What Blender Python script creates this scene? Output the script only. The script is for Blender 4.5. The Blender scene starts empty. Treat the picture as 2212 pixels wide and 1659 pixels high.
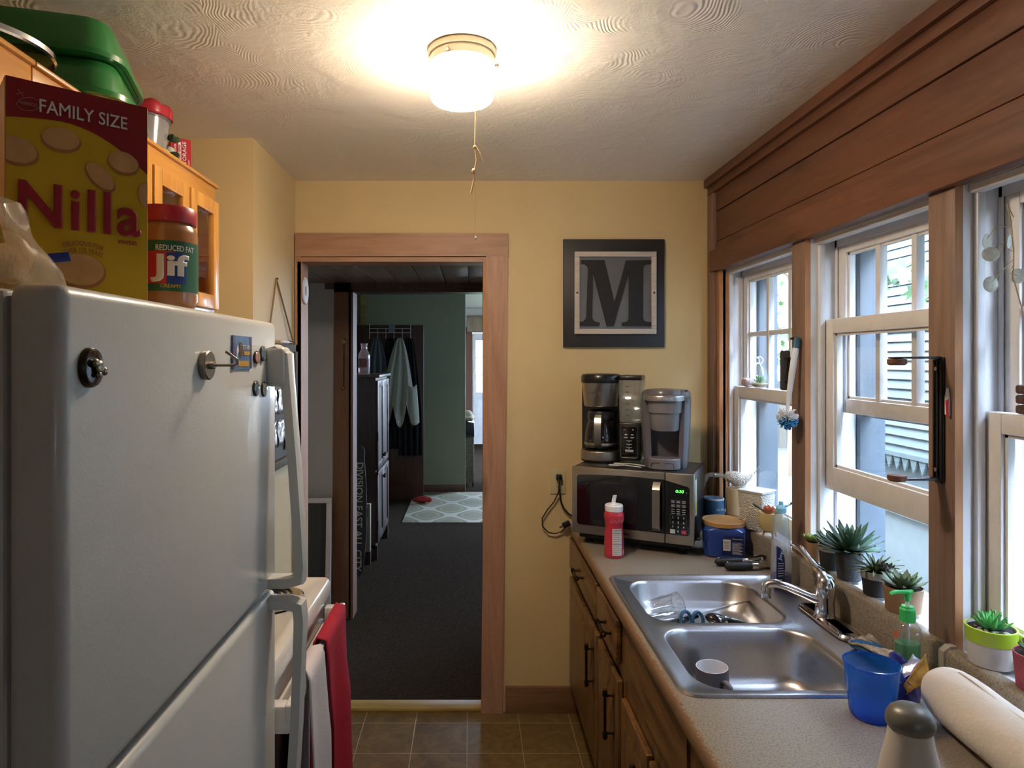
import bpy, bmesh, math, random
from mathutils import Vector as V, Matrix as MX
random.seed(11)
S = bpy.context.scene
C = S.collection
PI = math.pi
sin, cos = math.sin, math.cos

# ------------------------------------------------------------------ camera
F, CX, CY, CAMZ = 1450.0, 1018.0, 776.0, 1.60          # focal length and vanishing point of the photograph in its pixels
cd = bpy.data.cameras.new('camera'); cam = bpy.data.objects.new('camera', cd); C.objects.link(cam)
cd.sensor_width = 36.0; cd.lens = 36.0 * F / 2212.0; cd.clip_start = 0.02
cd.shift_x = (1106 - CX) / 2212; cd.shift_y = -(829.5 - CY) / 2212
cam.location = (0, 0, CAMZ); cam.rotation_euler = (PI / 2, 0, 0)
S.camera = cam
def ray(px, py): return V(((px - CX) / F, 1.0, (CY - py) / F))
def onx(px, py, x): d = ray(px, py); return V((0, 0, CAMZ)) + d * (x / d.x)
def ony(px, py, y): d = ray(px, py); return V((0, 0, CAMZ)) + d * (y / d.y)
def onz(px, py, z): d = ray(px, py); return V((0, 0, CAMZ)) + d * ((z - CAMZ) / d.z)

# ------------------------------------------------------------------ view, world, light settings
vs = S.view_settings
vs.view_transform = 'Standard'; vs.look = 'None'; vs.gamma = 1.0; vs.use_curve_mapping = False
vs.exposure = 1.80
S.cycles.max_bounces = 10; S.cycles.diffuse_bounces = 5; S.cycles.glossy_bounces = 5
S.cycles.transparent_max_bounces = 24; S.cycles.transmission_bounces = 8
S.cycles.caustics_reflective = False; S.cycles.caustics_refractive = False
S.cycles.sample_clamp_indirect = 4.0; S.cycles.use_denoising = True
SKY, LAMP = 12.0, 25.5
w = bpy.data.worlds.new('overcast_sky'); S.world = w; w.use_nodes = True
nt = w.node_tree; bg = nt.nodes['Background']
tc = nt.nodes.new('ShaderNodeTexCoord'); sp = nt.nodes.new('ShaderNodeSeparateXYZ')
rp = nt.nodes.new('ShaderNodeValToRGB')
rp.color_ramp.elements[0].position = 0.45; rp.color_ramp.elements[0].color = (0.30, 0.32, 0.33, 1)
rp.color_ramp.elements[1].position = 0.60; rp.color_ramp.elements[1].color = (0.70, 0.88, 1.18, 1)
ma = nt.nodes.new('ShaderNodeMath'); ma.operation = 'MULTIPLY_ADD'; ma.inputs[1].default_value = 0.5; ma.inputs[2].default_value = 0.5
nt.links.new(tc.outputs['Generated'], sp.inputs[0]); nt.links.new(sp.outputs['Z'], ma.inputs[0])
nt.links.new(ma.outputs[0], rp.inputs[0]); nt.links.new(rp.outputs[0], bg.inputs['Color'])
bg.inputs['Strength'].default_value = SKY
def portal(loc, rot, sx, sy):       # only guides sampling of the sky through a window opening
    l = bpy.data.lights.new('window_portal', 'AREA'); l.shape = 'RECTANGLE'; l.size = sx; l.size_y = sy
    l.cycles.is_portal = True
    o = bpy.data.objects.new('window_portal', l); C.objects.link(o); o.location = loc; o.rotation_euler = rot
for (y0, y1) in ((2.273, 2.94), (1.594, 2.182), (0.92, 1.506)):
    portal((1.34, (y0 + y1) / 2, 1.47), (0, PI / 2, 0), 1.1, y1 - y0 + .05)

# ------------------------------------------------------------------ materials
def lin(c):
    if isinstance(c, str):
        c = [int(c[i:i + 2], 16) / 255 for i in (0, 2, 4)]
        return tuple(x / 12.92 if x <= .04045 else ((x + .055) / 1.055) ** 2.4 for x in c)
    return tuple(c)
def base_mat(name):
    m = bpy.data.materials.new(name); m.use_nodes = True
    n = m.node_tree; return m, n, n.nodes['Principled BSDF']
def mapping(n, scale, coord='Object', rot=(0, 0, 0)):
    t = n.nodes.new('ShaderNodeTexCoord'); mp = n.nodes.new('ShaderNodeMapping')
    mp.inputs['Scale'].default_value = scale; mp.inputs['Rotation'].default_value = rot
    n.links.new(t.outputs[coord], mp.inputs[0]); return mp.outputs[0]
def noise(n, vec, scale, detail=4, rough=.55, dist=0):
    x = n.nodes.new('ShaderNodeTexNoise'); x.inputs['Scale'].default_value = scale
    x.inputs['Detail'].default_value = detail; x.inputs['Roughness'].default_value = rough; x.inputs['Distortion'].default_value = dist
    n.links.new(vec, x.inputs['Vector']); return x.outputs['Fac']
def ramp(n, fac, stops):
    r = n.nodes.new('ShaderNodeValToRGB'); e = r.color_ramp.elements
    while len(e) < len(stops): e.new(.5)
    for el, (p, c) in zip(e, stops): el.position = p; el.color = (*lin(c), 1)
    n.links.new(fac, r.inputs[0]); return r.outputs[0]
def math2(n, op, a, b=None):
    m = n.nodes.new('ShaderNodeMath'); m.operation = op
    for i, v in enumerate((a, b)):
        if v is None: continue
        if isinstance(v, (int, float)): m.inputs[i].default_value = v
        else: n.links.new(v, m.inputs[i])
    return m.outputs[0]
def mixc(n, fac, a, b, mode='MIX'):
    m = n.nodes.new('ShaderNodeMix'); m.data_type = 'RGBA'; m.blend_type = mode
    for s, v in ((m.inputs[0], fac), (m.inputs[6], a), (m.inputs[7], b)):
        if isinstance(v, (int, float)): s.default_value = v
        elif isinstance(v, tuple): s.default_value = (*v, 1)
        else: n.links.new(v, s)
    return m.outputs[2]
def bump(n, p, h, strength, dist=.01):
    b = n.nodes.new('ShaderNodeBump'); b.inputs['Strength'].default_value = strength; b.inputs['Distance'].default_value = dist
    n.links.new(h, b.inputs['Height']); n.links.new(b.outputs[0], p.inputs['Normal'])
MATS = {}
def mat(name, col, rough=.5, metal=0, var=.06, vs_=9, bmp=0, bs=60, em=0, coat=0, trans=0, ior=1.45, alpha=1, sub=0):
    if name in MATS: return MATS[name]
    m, n, p = base_mat(name); c = lin(col)
    vec = mapping(n, (1, 1, 1))
    f = noise(n, vec, vs_, 3)
    a = tuple(x * (1 - var) for x in c); b = tuple(min(1, x * (1 + var)) for x in c)
    n.links.new(ramp(n, f, ((.3, a), (.7, b))), p.inputs['Base Color'])
    p.inputs['Roughness'].default_value = rough; p.inputs['Metallic'].default_value = metal
    p.inputs['Coat Weight'].default_value = coat; p.inputs['Transmission Weight'].default_value = trans
    p.inputs['IOR'].default_value = ior; p.inputs['Alpha'].default_value = alpha
    if sub: p.inputs['Subsurface Weight'].default_value = sub; p.inputs['Subsurface Radius'].default_value = (.01, .01, .01)
    if em: p.inputs['Emission Color'].default_value = (*c, 1); p.inputs['Emission Strength'].default_value = em
    if bmp: bump(n, p, noise(n, vec, bs, 4), bmp, .004)
    MATS[name] = m; return m
def thin(name, col=(1, 1, 1), dens=0., gloss=.06, rough=.03, haze=0.):
    """thin clear sheet: tinted see-through with a glossy surface, optional milky haze"""
    m, n, p = base_mat(name); n.nodes.remove(p); out = n.nodes['Material Output']
    tr = n.nodes.new('ShaderNodeBsdfTransparent'); c = lin(col); tr.inputs[0].default_value = (*[1 - dens * (1 - x) for x in c], 1)
    gl = n.nodes.new('ShaderNodeBsdfGlossy'); gl.inputs['Roughness'].default_value = rough
    lw = n.nodes.new('ShaderNodeLayerWeight'); lw.inputs['Blend'].default_value = .35
    f = math2(n, 'MULTIPLY_ADD', lw.outputs['Facing'], .5); n.nodes[-1].inputs[2].default_value = gloss
    f = math2(n, 'MINIMUM', math2(n, 'MULTIPLY', math2(n, 'POWER', lw.outputs['Facing'], 2.5), .6), .6)
    f = math2(n, 'ADD', f, gloss)
    mx = n.nodes.new('ShaderNodeMixShader'); n.links.new(f, mx.inputs[0])
    src = tr.outputs[0]
    if haze:
        df = n.nodes.new('ShaderNodeBsdfDiffuse'); df.inputs[0].default_value = (*c, 1)
        tl = n.nodes.new('ShaderNodeBsdfTranslucent'); tl.inputs[0].default_value = (*c, 1)
        ad = n.nodes.new('ShaderNodeMixShader'); ad.inputs[0].default_value = .5
        n.links.new(df.outputs[0], ad.inputs[1]); n.links.new(tl.outputs[0], ad.inputs[2])
        m2 = n.nodes.new('ShaderNodeMixShader'); m2.inputs[0].default_value = haze
        n.links.new(src, m2.inputs[1]); n.links.new(ad.outputs[0], m2.inputs[2]); src = m2.outputs[0]
    n.links.new(src, mx.inputs[1]); n.links.new(gl.outputs[0], mx.inputs[2]); n.links.new(mx.outputs[0], out.inputs[0])
    return m
def wood(name, light, dark, axis='y', scale=1., rough=.45, knots=.5, contrast=(.3, .72), coat=0.):
    m, n, p = base_mat(name)
    st = {'x': (.8, 9, 9), 'y': (9, .8, 9), 'z': (9, 9, .8)}[axis]
    vec = mapping(n, tuple(s * scale for s in st))
    f = noise(n, vec, 2.2, 6, .62, 1.2)
    f2 = noise(n, mapping(n, tuple(s * scale * 3 for s in st)), 5, 3, .6, .3)
    ff = math2(n, 'MULTIPLY_ADD', f2, .28); n.nodes[-1].inputs[2].default_value = 0
    n.links.new(f, n.nodes[-1].inputs[2])
    ff = math2(n, 'SUBTRACT', ff, .12)
    colr = ramp(n, ff, ((contrast[0], dark), (contrast[1], light)))
    if knots:
        kv = {'x': (1.6, 5, 5), 'y': (5, 1.6, 5), 'z': (5, 5, 1.6)}[axis]
        vo = n.nodes.new('ShaderNodeTexVoronoi'); vo.inputs['Scale'].default_value = 1.15
        n.links.new(mapping(n, kv), vo.inputs['Vector'])
        kf = ramp(n, vo.outputs['Distance'], ((.05, (1, 1, 1)), (.16, (0, 0, 0))))
        d = tuple(x * .45 for x in lin(dark))
        colr = mixc(n, math2(n, 'MULTIPLY', kf, knots), colr, d)
    n.links.new(colr, p.inputs['Base Color']); p.inputs['Roughness'].default_value = rough
    p.inputs['Coat Weight'].default_value = coat
    bump(n, p, ff, .12, .002); return m

M = {}
M['wall'] = mat('cream_wall_paint', 'D3BA8A', .62, var=.03, vs_=3, bmp=.12, bs=40)
M['white_paint'] = mat('white_trim_paint', 'DADADC', .42, var=.05, vs_=12, bmp=.15, bs=25)
M['sash_paint'] = mat('sash_white_paint', 'DAD8D6', .5, var=.05, vs_=18, bmp=.2, bs=40)
M['fir'] = wood('brown_fir', '704631', '523020', 'y', 1, .5, .6)
M['firz'] = wood('brown_fir_upright', '8C7060', '6C5444', 'z', 1, .5, .6)
M['firx'] = wood('casing_header', 'B38A6C', '94694D', 'x', 1, .5, .6)
M['casez'] = wood('casing_upright', 'B58B70', '976B52', 'z', 1, .5, .6)
M['basewood'] = wood('base_wood', '8E6848', '6E4C33', 'x', 1, .5, .6)
M['rawlitz'] = wood('raw_and_lit_fir', 'C08C60', 'A87048', 'z', 1, .6, .3)  # pale fir; on the window-wall boards its tone paints in window light
M['darkz'] = wood('dark_post', '6E4B36', '573828', 'z', 1, .6, .7)
M['knotty'] = wood('knotty_cabinet', '7F5B34', '392312', 'z', 1.3, .38, .8, (.36, .62), .15)
M['knottyy'] = wood('knotty_cabinet_drawer', '86613A', '452C17', 'y', 1.2, .38, .8, (.36, .64), .15)
M['pine'] = wood('golden_pine', 'D69C4E', 'BD7F36', 'z', 1, .35, .15, (.3, .7), .2)
M['piney'] = wood('golden_pine_rail', 'D69C4E', 'BD7F36', 'y', 1, .35, .15, (.3, .7), .2)
M['hutch'] = wood('dark_hutch', '3A2A22', '241914', 'z', 1, .4, 0)
M['doordark'] = wood('dark_door_wood', '4A2B20', '33201A', 'z', 1, .4, 0)
M['plankdark'] = wood('dark_ceiling_plank', '95806F', '6E5E53', 'y', 1, .35, .2)
M['bare'] = wood('threshold_wood', 'B79A55', '8F7539', 'x', 1, .5, .4)
M['black'] = mat('black_plastic', '16161A', .32, coat=.2)
M['blackmatte'] = mat('black_matte', '1B1B1E', .6)
M['charcoal'] = mat('charcoal_paint', '2B2A2C', .5, var=.12)
M['chrome'] = mat('chrome', 'DDDDE0', .12, 1, var=.02)
M['nickel'] = mat('dull_nickel', '8C8478', .35, 1)
M['bronze'] = mat('dark_bronze', '3E342A', .38, 1, var=.2)
M['white_pl'] = mat('white_plastic', 'E8E8EA', .35)
M['fridge'] = mat('fridge_enamel', 'C9CAC8', .32, bmp=.08, bs=220, var=.02, coat=.15)
M['enamel'] = mat('stove_enamel', 'E4E0DC', .18, coat=.4, var=.02)
M['clear'] = thin('window_glass', (1, 1, 1), 0, .03, .01)
M['clearpl'] = thin('clear_plastic', (.93, .96, 1), .5, .07, .08, .05)
M['hazy'] = thin('hazy_plastic', (.92, .93, .95), .6, .05, .15, .28)

def brushed(name, col, axis, rough=.3):
    m, n, p = base_mat(name)
    sc = {'x': (2, 120, 120), 'y': (120, 2, 120), 'z': (120, 120, 2)}[axis]
    f = noise(n, mapping(n, sc), 3, 3)
    c = lin(col)
    n.links.new(ramp(n, f, ((.3, tuple(x * .85 for x in c)), (.7, c))), p.inputs['Base Color'])
    p.inputs['Metallic'].default_value = 1; p.inputs['Roughness'].default_value = rough
    bump(n, p, f, .05, .001); return m
M['steel'] = brushed('sink_steel', 'CACACE', 'y', .31)
M['steelx'] = brushed('brushed_front', 'AAA59D', 'x', .36)
M['steelz'] = brushed('brushed_upright', 'B2AEA8', 'z', .3)

def ceiling_mat():
    m, n, p = base_mat('swirled_plaster')
    p.inputs['Base Color'].default_value = (*lin('EEE8DD'), 1); p.inputs['Roughness'].default_value = .42
    vec = mapping(n, (1, 1, 1))
    nz = n.nodes.new('ShaderNodeTexNoise'); nz.inputs['Scale'].default_value = 5; n.links.new(vec, nz.inputs['Vector'])
    vec2 = mixc(n, .10, vec, nz.outputs['Color'], 'ADD')
    vo = n.nodes.new('ShaderNodeTexVoronoi'); vo.inputs['Scale'].default_value = 3.4; vo.inputs['Randomness'].default_value = 1
    n.links.new(vec2, vo.inputs['Vector'])
    rings = math2(n, 'SINE', math2(n, 'MULTIPLY', vo.outputs['Distance'], 230.))
    part = ramp(n, noise(n, vec, 5.5, 2, .5, .3), ((.47, (0, 0, 0)), (.60, (1, 1, 1))))        # trowel arcs only here and there
    band = n.nodes.new('ShaderNodeSeparateXYZ'); n.links.new(vec, band.inputs[0])
    near = n.nodes.new('ShaderNodeMapRange'); near.inputs[1].default_value = 2.3; near.inputs[2].default_value = 1.2
    n.links.new(band.outputs['Y'], near.inputs[0])
    part = math2(n, 'MULTIPLY', part, math2(n, 'MAXIMUM', near.outputs[0], .12))
    lump = noise(n, vec, 7, 4, .6, 1.0)
    fine = noise(n, vec, 38, 5, .7, 1.5)
    rough_ = ramp(n, noise(n, vec, 4, 3, .6, .5), ((.45, (.15, .15, .15)), (.62, (1, 1, 1))))
    h = math2(n, 'MULTIPLY', math2(n, 'MULTIPLY', rings, part), .22)
    h = math2(n, 'ADD', h, math2(n, 'MULTIPLY', lump, 1.1))
    h = math2(n, 'ADD', h, math2(n, 'MULTIPLY', math2(n, 'MULTIPLY', fine, rough_), .8))
    bump(n, p, h, .30, .012); return m
M['ceiling'] = ceiling_mat()
def tile_mat():
    m, n, p = base_mat('brown_vinyl_tile')
    vec = mapping(n, (1, 1, 1))
    br = n.nodes.new('ShaderNodeTexBrick'); br.offset = 0; br.squash = 1
    br.inputs['Scale'].default_value = 1; br.inputs['Brick Width'].default_value = .2275; br.inputs['Row Height'].default_value = .2275
    br.inputs['Mortar Size'].default_value = .0022; br.inputs['Mortar Smooth'].default_value = .3
    mp = n.nodes.new('ShaderNodeMapping'); mp.inputs['Location'].default_value = (.017, .005, 0)
    n.links.new(vec, mp.inputs[0]); n.links.new(mp.outputs[0], br.inputs['Vector'])
    f = noise(n, vec, 8, 6, .7, 1.5); f2 = noise(n, vec, 60, 4, .7)
    c = ramp(n, math2(n, 'ADD', math2(n, 'MULTIPLY', f, .7), math2(n, 'MULTIPLY', f2, .3)), ((.32, '523F27'), (.5, '6E5836'), (.68, '8A724A')))
    n.links.new(mixc(n, br.outputs['Fac'], c, lin('A2936E')), p.inputs['Base Color'])
    p.inputs['Roughness'].default_value = .34
    h = math2(n, 'SUBTRACT', math2(n, 'MULTIPLY', f2, .35), br.outputs['Fac'])
    bump(n, p, h, .35, .004); return m
M['tile'] = tile_mat()
def laminate():
    m, n, p = base_mat('speckled_laminate'); vec = mapping(n, (1, 1, 1))
    a = noise(n, vec, 230, 3, .7); b = noise(n, vec, 120, 3, .6, .8)
    c = ramp(n, a, ((.34, '574E44'), (.44, '857B6C'), (.62, '92887B'), (.72, 'AAA296')))
    dk = ramp(n, b, ((.30, (1, 1, 1)), (.36, (0, 0, 0))))
    n.links.new(mixc(n, math2(n, 'MULTIPLY', dk, .65), c, lin('6A5440')), p.inputs['Base Color'])
    xs = n.nodes.new('ShaderNodeSeparateXYZ'); n.links.new(vec, xs.inputs[0])      # brown wear speckling along the worn front edge
    mr = n.nodes.new('ShaderNodeMapRange'); mr.inputs[1].default_value = -.286; mr.inputs[2].default_value = -.312; n.links.new(xs.outputs['X'], mr.inputs[0])
    wear = math2(n, 'GREATER_THAN', math2(n, 'ADD', math2(n, 'MULTIPLY', mr.outputs[0], .42), noise(n, vec, 160, 3, .7)), .80)
    n.links.new(mixc(n, math2(n, 'MULTIPLY', wear, .75), p.inputs['Base Color'].links[0].from_socket, lin('7A5228')), p.inputs['Base Color'])
    p.inputs['Roughness'].default_value = .42; return m
M['laminate'] = laminate()
M['carpet'] = mat('dark_carpet', '37302A', .95, var=.35, vs_=120, bmp=.6, bs=300)
M['carpet'].node_tree.nodes['Principled BSDF'].inputs['Specular IOR Level'].default_value = 0
M['greenwall'] = mat('sage_wall', '94957C', .7, var=.03, vs_=3)
M['greywall'] = mat('grey_wall', '9A9BA1', .7, var=.03, vs_=3)
M['hallwhite'] = mat('hall_white', 'B9B8B4', .7, var=.03, vs_=3)
def rug_mat():
    m, n, p = base_mat('lattice_rug'); vec = mapping(n, (1, 1, 1)); sx = n.nodes.new('ShaderNodeSeparateXYZ'); n.links.new(vec, sx.inputs[0])
    a = math2(n, 'COSINE', math2(n, 'MULTIPLY', sx.outputs['X'], 13.5)); b = math2(n, 'COSINE', math2(n, 'MULTIPLY', sx.outputs['Y'], 10.5))
    s = math2(n, 'ABSOLUTE', math2(n, 'ADD', a, b))
    f = ramp(n, s, ((.22, (1, 1, 1)), (.42, (0, 0, 0)))); f2 = ramp(n, math2(n, 'ABSOLUTE', math2(n, 'SUBTRACT', s, 1.0)), ((.08, (1, 1, 1)), (.2, (0, 0, 0))))
    c = mixc(n, f, lin('8F8B76'), lin('B9B6A8')); c = mixc(n, math2(n, 'MULTIPLY', f2, .6), c, lin('ABA797'))
    n.links.new(c, p.inputs['Base Color']); p.inputs['Roughness'].default_value = .95
    bump(n, p, noise(n, vec, 200, 3), .4, .004); return m
M['rug'] = rug_mat()

# ------------------------------------------------------------------ mesh helpers
class MB:
    def __init__(s): s.bm = bmesh.new(); s.mi = 0
    def _mark(s, n0):
        s.bm.faces.ensure_lookup_table()
        for f in s.bm.faces[n0:]: f.material_index = s.mi
    def box(s, x0, x1, y0, y1, z0, z1, r=0, seg=2, rot=None):
        n0 = len(s.bm.faces)
        b = bmesh.new(); bmesh.ops.create_cube(b, size=1)
        for v in b.verts: v.co = V(((x0 + x1) / 2 + v.co.x * (x1 - x0), (y0 + y1) / 2 + v.co.y * (y1 - y0), (z0 + z1) / 2 + v.co.z * (z1 - z0)))
        if r: bmesh.ops.bevel(b, geom=b.edges[:], offset=r, segments=seg, profile=.5, affect='EDGES')
        if rot is not None: bmesh.ops.transform(b, matrix=rot, verts=b.verts[:])
        s.join(b); s._mark(n0); return s
    def join(s, b):
        t = bpy.data.meshes.new('t'); b.to_mesh(t); b.free(); s.bm.from_mesh(t); bpy.data.meshes.remove(t)
    def prism(s, poly, axis, a0, a1, r=0):
        n0 = len(s.bm.faces); b = bmesh.new()
        def P(u, v, a): return {'x': (a, u, v), 'y': (u, a, v), 'z': (u, v, a)}[axis]
        A = [b.verts.new(P(u, v, a0)) for u, v in poly]; B = [b.verts.new(P(u, v, a1)) for u, v in poly]
        k = len(poly); b.faces.new(A); b.faces.new(B[::-1])
        for i in range(k): b.faces.new((A[i], B[i], B[(i + 1) % k], A[(i + 1) % k]))
        bmesh.ops.recalc_face_normals(b, faces=b.faces[:])
        if r: bmesh.ops.bevel(b, geom=b.edges[:], offset=r, segments=2, profile=.5, affect='EDGES')
        s.join(b); s._mark(n0); return s
    def hull(s, A, B):
        """frustum between two equal polygons of 3D points"""
        n0 = len(s.bm.faces); b = bmesh.new()
        a = [b.verts.new(p) for p in A]; c = [b.verts.new(p) for p in B]; k = len(A)
        b.faces.new(a); b.faces.new(c[::-1])
        for i in range(k): b.faces.new((a[i], c[i], c[(i + 1) % k], a[(i + 1) % k]))
        bmesh.ops.recalc_face_normals(b, faces=b.faces[:]); s.join(b); s._mark(n0); return s
    def loops(s, L, cap0=True, cap1=True, closed=False):
        n0 = len(s.bm.faces); R = [[s.bm.verts.new(p) for p in l] for l in L]; k = len(R[0])
        rng = range(len(R)) if closed else range(len(R) - 1)
        for j in rng:
            a, b = R[j], R[(j + 1) % len(R)]
            for i in range(k): s.bm.faces.new((a[i], a[(i + 1) % k], b[(i + 1) % k], b[i]))
        if cap0 and not closed: s.bm.faces.new(R[0][::-1])
        if cap1 and not closed: s.bm.faces.new(R[-1])
        s._mark(n0); return s
    def lathe(s, prof, c=(0, 0, 0), seg=32, sx=1, sy=1, axis='z', cap0=True, cap1=True):
        L = []
        for r, z in prof:
            r = max(r, 1e-5); l = []
            for i in range(seg):
                a = 2 * PI * i / seg; u, v = r * cos(a) * sx, r * sin(a) * sy
                p = {'z': (u, v, z), 'x': (z, u, v), 'y': (v, z, u)}[axis]
                l.append((p[0] + c[0], p[1] + c[1], p[2] + c[2]))
            L.append(l)
        return s.loops(L, cap0, cap1)
    def tube(s, pts, r, seg=8, caps=True, closed=False, flat=None):
        pts = [V(p) for p in pts]; n = len(pts); L = []
        up = None
        for i in range(n):
            t = (pts[(i + 1) % n] - pts[i - 1]) if closed else (pts[min(i + 1, n - 1)] - pts[max(i - 1, 0)])
            t.normalize()
            if up is None:
                up = V((0, 0, 1)) if abs(t.z) < .9 else V((1, 0, 0))
            up = (up - t * up.dot(t)).normalized(); q = t.cross(up)
            rr = r[i] if isinstance(r, (list, tuple)) else r
            fl = flat or 1
            L.append([pts[i] + up * (rr * cos(2 * PI * k / seg)) + q * (rr * fl * sin(2 * PI * k / seg)) for k in range(seg)])
        return s.loops(L, caps, caps, closed)
    def sheet(s, fn, nu, nv, wrap=False):
        n0 = len(s.bm.faces)
        G = [[s.bm.verts.new(fn(i / nu, j / nv)) for j in range(nv + 1)] for i in range(nu + 1)]
        for i in range(nu):
            for j in range(nv): s.bm.faces.new((G[i][j], G[i + 1][j], G[i + 1][j + 1], G[i][j + 1]))
        s._mark(n0); return s
    def sph(s, c, rx, ry=None, rz=None, u=16, v=10, rot=None):
        ry = ry or rx; rz = rz or rx
        n0 = len(s.bm.faces); b = bmesh.new(); bmesh.ops.create_uvsphere(b, u_segments=u, v_segments=v, radius=1)
        for q in b.verts: q.co = V((q.co.x * rx, q.co.y * ry, q.co.z * rz))
        if rot is not None: bmesh.ops.transform(b, matrix=rot, verts=b.verts[:])
        for q in b.verts: q.co += V(c)
        s.join(b); s._mark(n0); return s
    def poly(s, pts):
        n0 = len(s.bm.faces); s.bm.faces.new([s.bm.verts.new(p) for p in pts]); s._mark(n0); return s
    def xf(s, m): bmesh.ops.transform(s.bm, matrix=m, verts=s.bm.verts[:]); return s
    def build(s, name, mats, parent=None, world=False, smooth=35, loc=None, solid=0, sub=0):
        me = bpy.data.meshes.new(name)
        if loc is not None:
            for v in s.bm.verts: v.co -= V(loc)
        if world and parent is not None:
            mw = MX.Translation(parent.location) @ parent.rotation_euler.to_matrix().to_4x4()
            if parent.parent is not None:
                q = parent.parent; mw = MX.Translation(q.location) @ q.rotation_euler.to_matrix().to_4x4() @ mw
            bmesh.ops.transform(s.bm, matrix=mw.inverted(), verts=s.bm.verts[:])
        s.bm.to_mesh(me); s.bm.free()
        for m in (mats if isinstance(mats, (list, tuple)) else [mats]): me.materials.append(m)
        if smooth:
            me.polygons.foreach_set('use_smooth', [True] * len(me.polygons)); me.set_sharp_from_angle(angle=math.radians(smooth))
        o = bpy.data.objects.new(name, me); C.objects.link(o)
        if loc is not None: o.location = loc
        if parent is not None: o.parent = parent
        if sub: md = o.modifiers.new('s', 'SUBSURF'); md.levels = sub; md.render_levels = sub
        if solid: md = o.modifiers.new('t', 'SOLIDIFY'); md.thickness = solid; md.offset = 0
        return o
def tag(o, label=None, cat=None, group=None, kind=None):
    if label: o['label'] = label
    if cat: o['category'] = cat
    if group: o['group'] = group
    if kind: o['kind'] = kind
    return o
def thing(name, label, cat, loc=(0, 0, 0), rz=0, group=None, rot=None):
    o = bpy.data.objects.new(name, None); C.objects.link(o); o.empty_display_size = .05
    o.location = loc; o.rotation_euler = rot if rot else (0, 0, rz)
    return tag(o, label, cat, group)
def struct(name, mb, m, smooth=35): return tag(mb.build(name, m, None, smooth=smooth), kind='structure')
def copy_tree(o, parent=None):
    c = o.copy(); C.objects.link(c); c.parent = parent
    for ch in list(o.children): copy_tree(ch, c)
    return c
def ell(cx, cy, rx, ry, n=32, rot=0):
    return [(cx + rx * cos(t) * cos(rot) - ry * sin(t) * sin(rot), cy + rx * cos(t) * sin(rot) + ry * sin(t) * cos(rot)) for t in [2 * PI * i / n for i in range(n)]]
def decal(name, m, polys, parent, o, u, v, off=.0006):
    """flat printed shapes lying on a face: o origin, u and v unit directions"""
    o, u, v = V(o), V(u), V(v); nrm = u.cross(v).normalized()
    b = MB()
    for i, pl in enumerate(polys):
        k = 0
        if isinstance(pl, tuple): k, pl = pl
        b.mi = k; b.poly([o + u * p[0] + v * p[1] + nrm * (off * (1 + .25 * i if i < 8 else 3)) for p in pl])
    return b.build(name, m, parent, smooth=0)
def rect(x0, y0, x1, y1): return [(x0, y0), (x1, y0), (x1, y1), (x0, y1)]
def text(s, name, m, parent, o, u, v, wd=None, ht=None, bold=0., off=.0008, wrap=0, shear=0., space=1., arc=0):
    cu = bpy.data.curves.new('t', 'FONT'); cu.body = s; cu.size = 1; cu.bevel_depth = bold * .8; cu.bevel_resolution = 0; cu.shear = shear
    cu.align_x = 'CENTER'; cu.resolution_u = 3; cu.space_character = space; cu.extrude = .015
    ob = bpy.data.objects.new('t', cu); C.objects.link(ob)
    dg = bpy.context.evaluated_depsgraph_get()
    me = bpy.data.meshes.new_from_object(ob.evaluated_get(dg))
    bpy.data.objects.remove(ob); bpy.data.curves.remove(cu)
    xs = [q.co.x for q in me.vertices]; ys = [q.co.y for q in me.vertices]
    w0, h0 = max(xs) - min(xs), max(ys) - min(ys); cx, cy = (max(xs) + min(xs)) / 2, (max(ys) + min(ys)) / 2
    sx = wd / w0 if wd else ht / h0; sy = ht / h0 if ht else sx
    o, u, v = V(o), V(u), V(v); nr = u.cross(v).normalized()
    for q in me.vertices:
        X, Y, Z = (q.co.x - cx) * sx, (q.co.y - cy) * sy, off + q.co.z * min(sx, sy) * .3
        if arc: a = X / arc; X, Y = (arc + Y) * sin(a), (arc + Y) * cos(a) - arc
        if wrap:
            a = X / wrap; q.co = o + u * ((wrap + Z) * sin(a)) + nr * ((wrap + Z) * cos(a) - wrap) + v * Y
        else: q.co = o + u * X + v * Y + nr * Z
    me.name = name; me.materials.clear(); me.materials.append(m)
    t = bpy.data.objects.new(name, me); C.objects.link(t)
    if parent is not None: t.parent = parent
    return t
# ------------------------------------------------------------------ large structure
YB, ZC, XT = 3.05, 2.41, 1.085          # back wall, ceiling, face of the window-wall boards
CT, XF, XB, ZB = .853, .445, 1.067, .953   # counter top, counter front, backsplash face, backsplash top
FT = 1.685                                # refrigerator top
struct('floor', MB().box(-1.3, 1.25, -4.3, 3.06, -.1, 0), M['tile'])
struct('ceiling', MB().box(-1.3, 1.25, -4.3, 3.16, ZC, ZC + .1), M['ceiling'])
b = MB(); b.box(-1.3, -.785, YB, 3.15, 0, ZC); b.box(.067, 1.25, YB, 3.15, 0, ZC); b.box(-.785, .067, YB, 3.15, 2.06, ZC)
struct('wall_back', b, M['wall'])
struct('wall_recess', MB().box(-1.28, -.80, 2.46, YB - .001, 0, ZC), M['wall'])
struct('wall_left', MB().box(-1.38, -1.25, -4.3, 3.06, 0, ZC), M['wall'])
b = MB(); b.box(-1.3, .65, -4.3, -4.2, 0, ZC); b.box(1.05, 1.25, -4.3, -4.2, 0, ZC); b.box(.65, 1.05, -4.3, -4.2, 0, 1.2); b.box(.65, 1.05, -4.3, -4.2, 1.65, ZC)
struct('wall_behind', b, M['wall'])
b = MB()
for x in (.65, .99): b.box(x, x + .06, -4.28, -4.23, 1.2, 1.65, .003)
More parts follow.
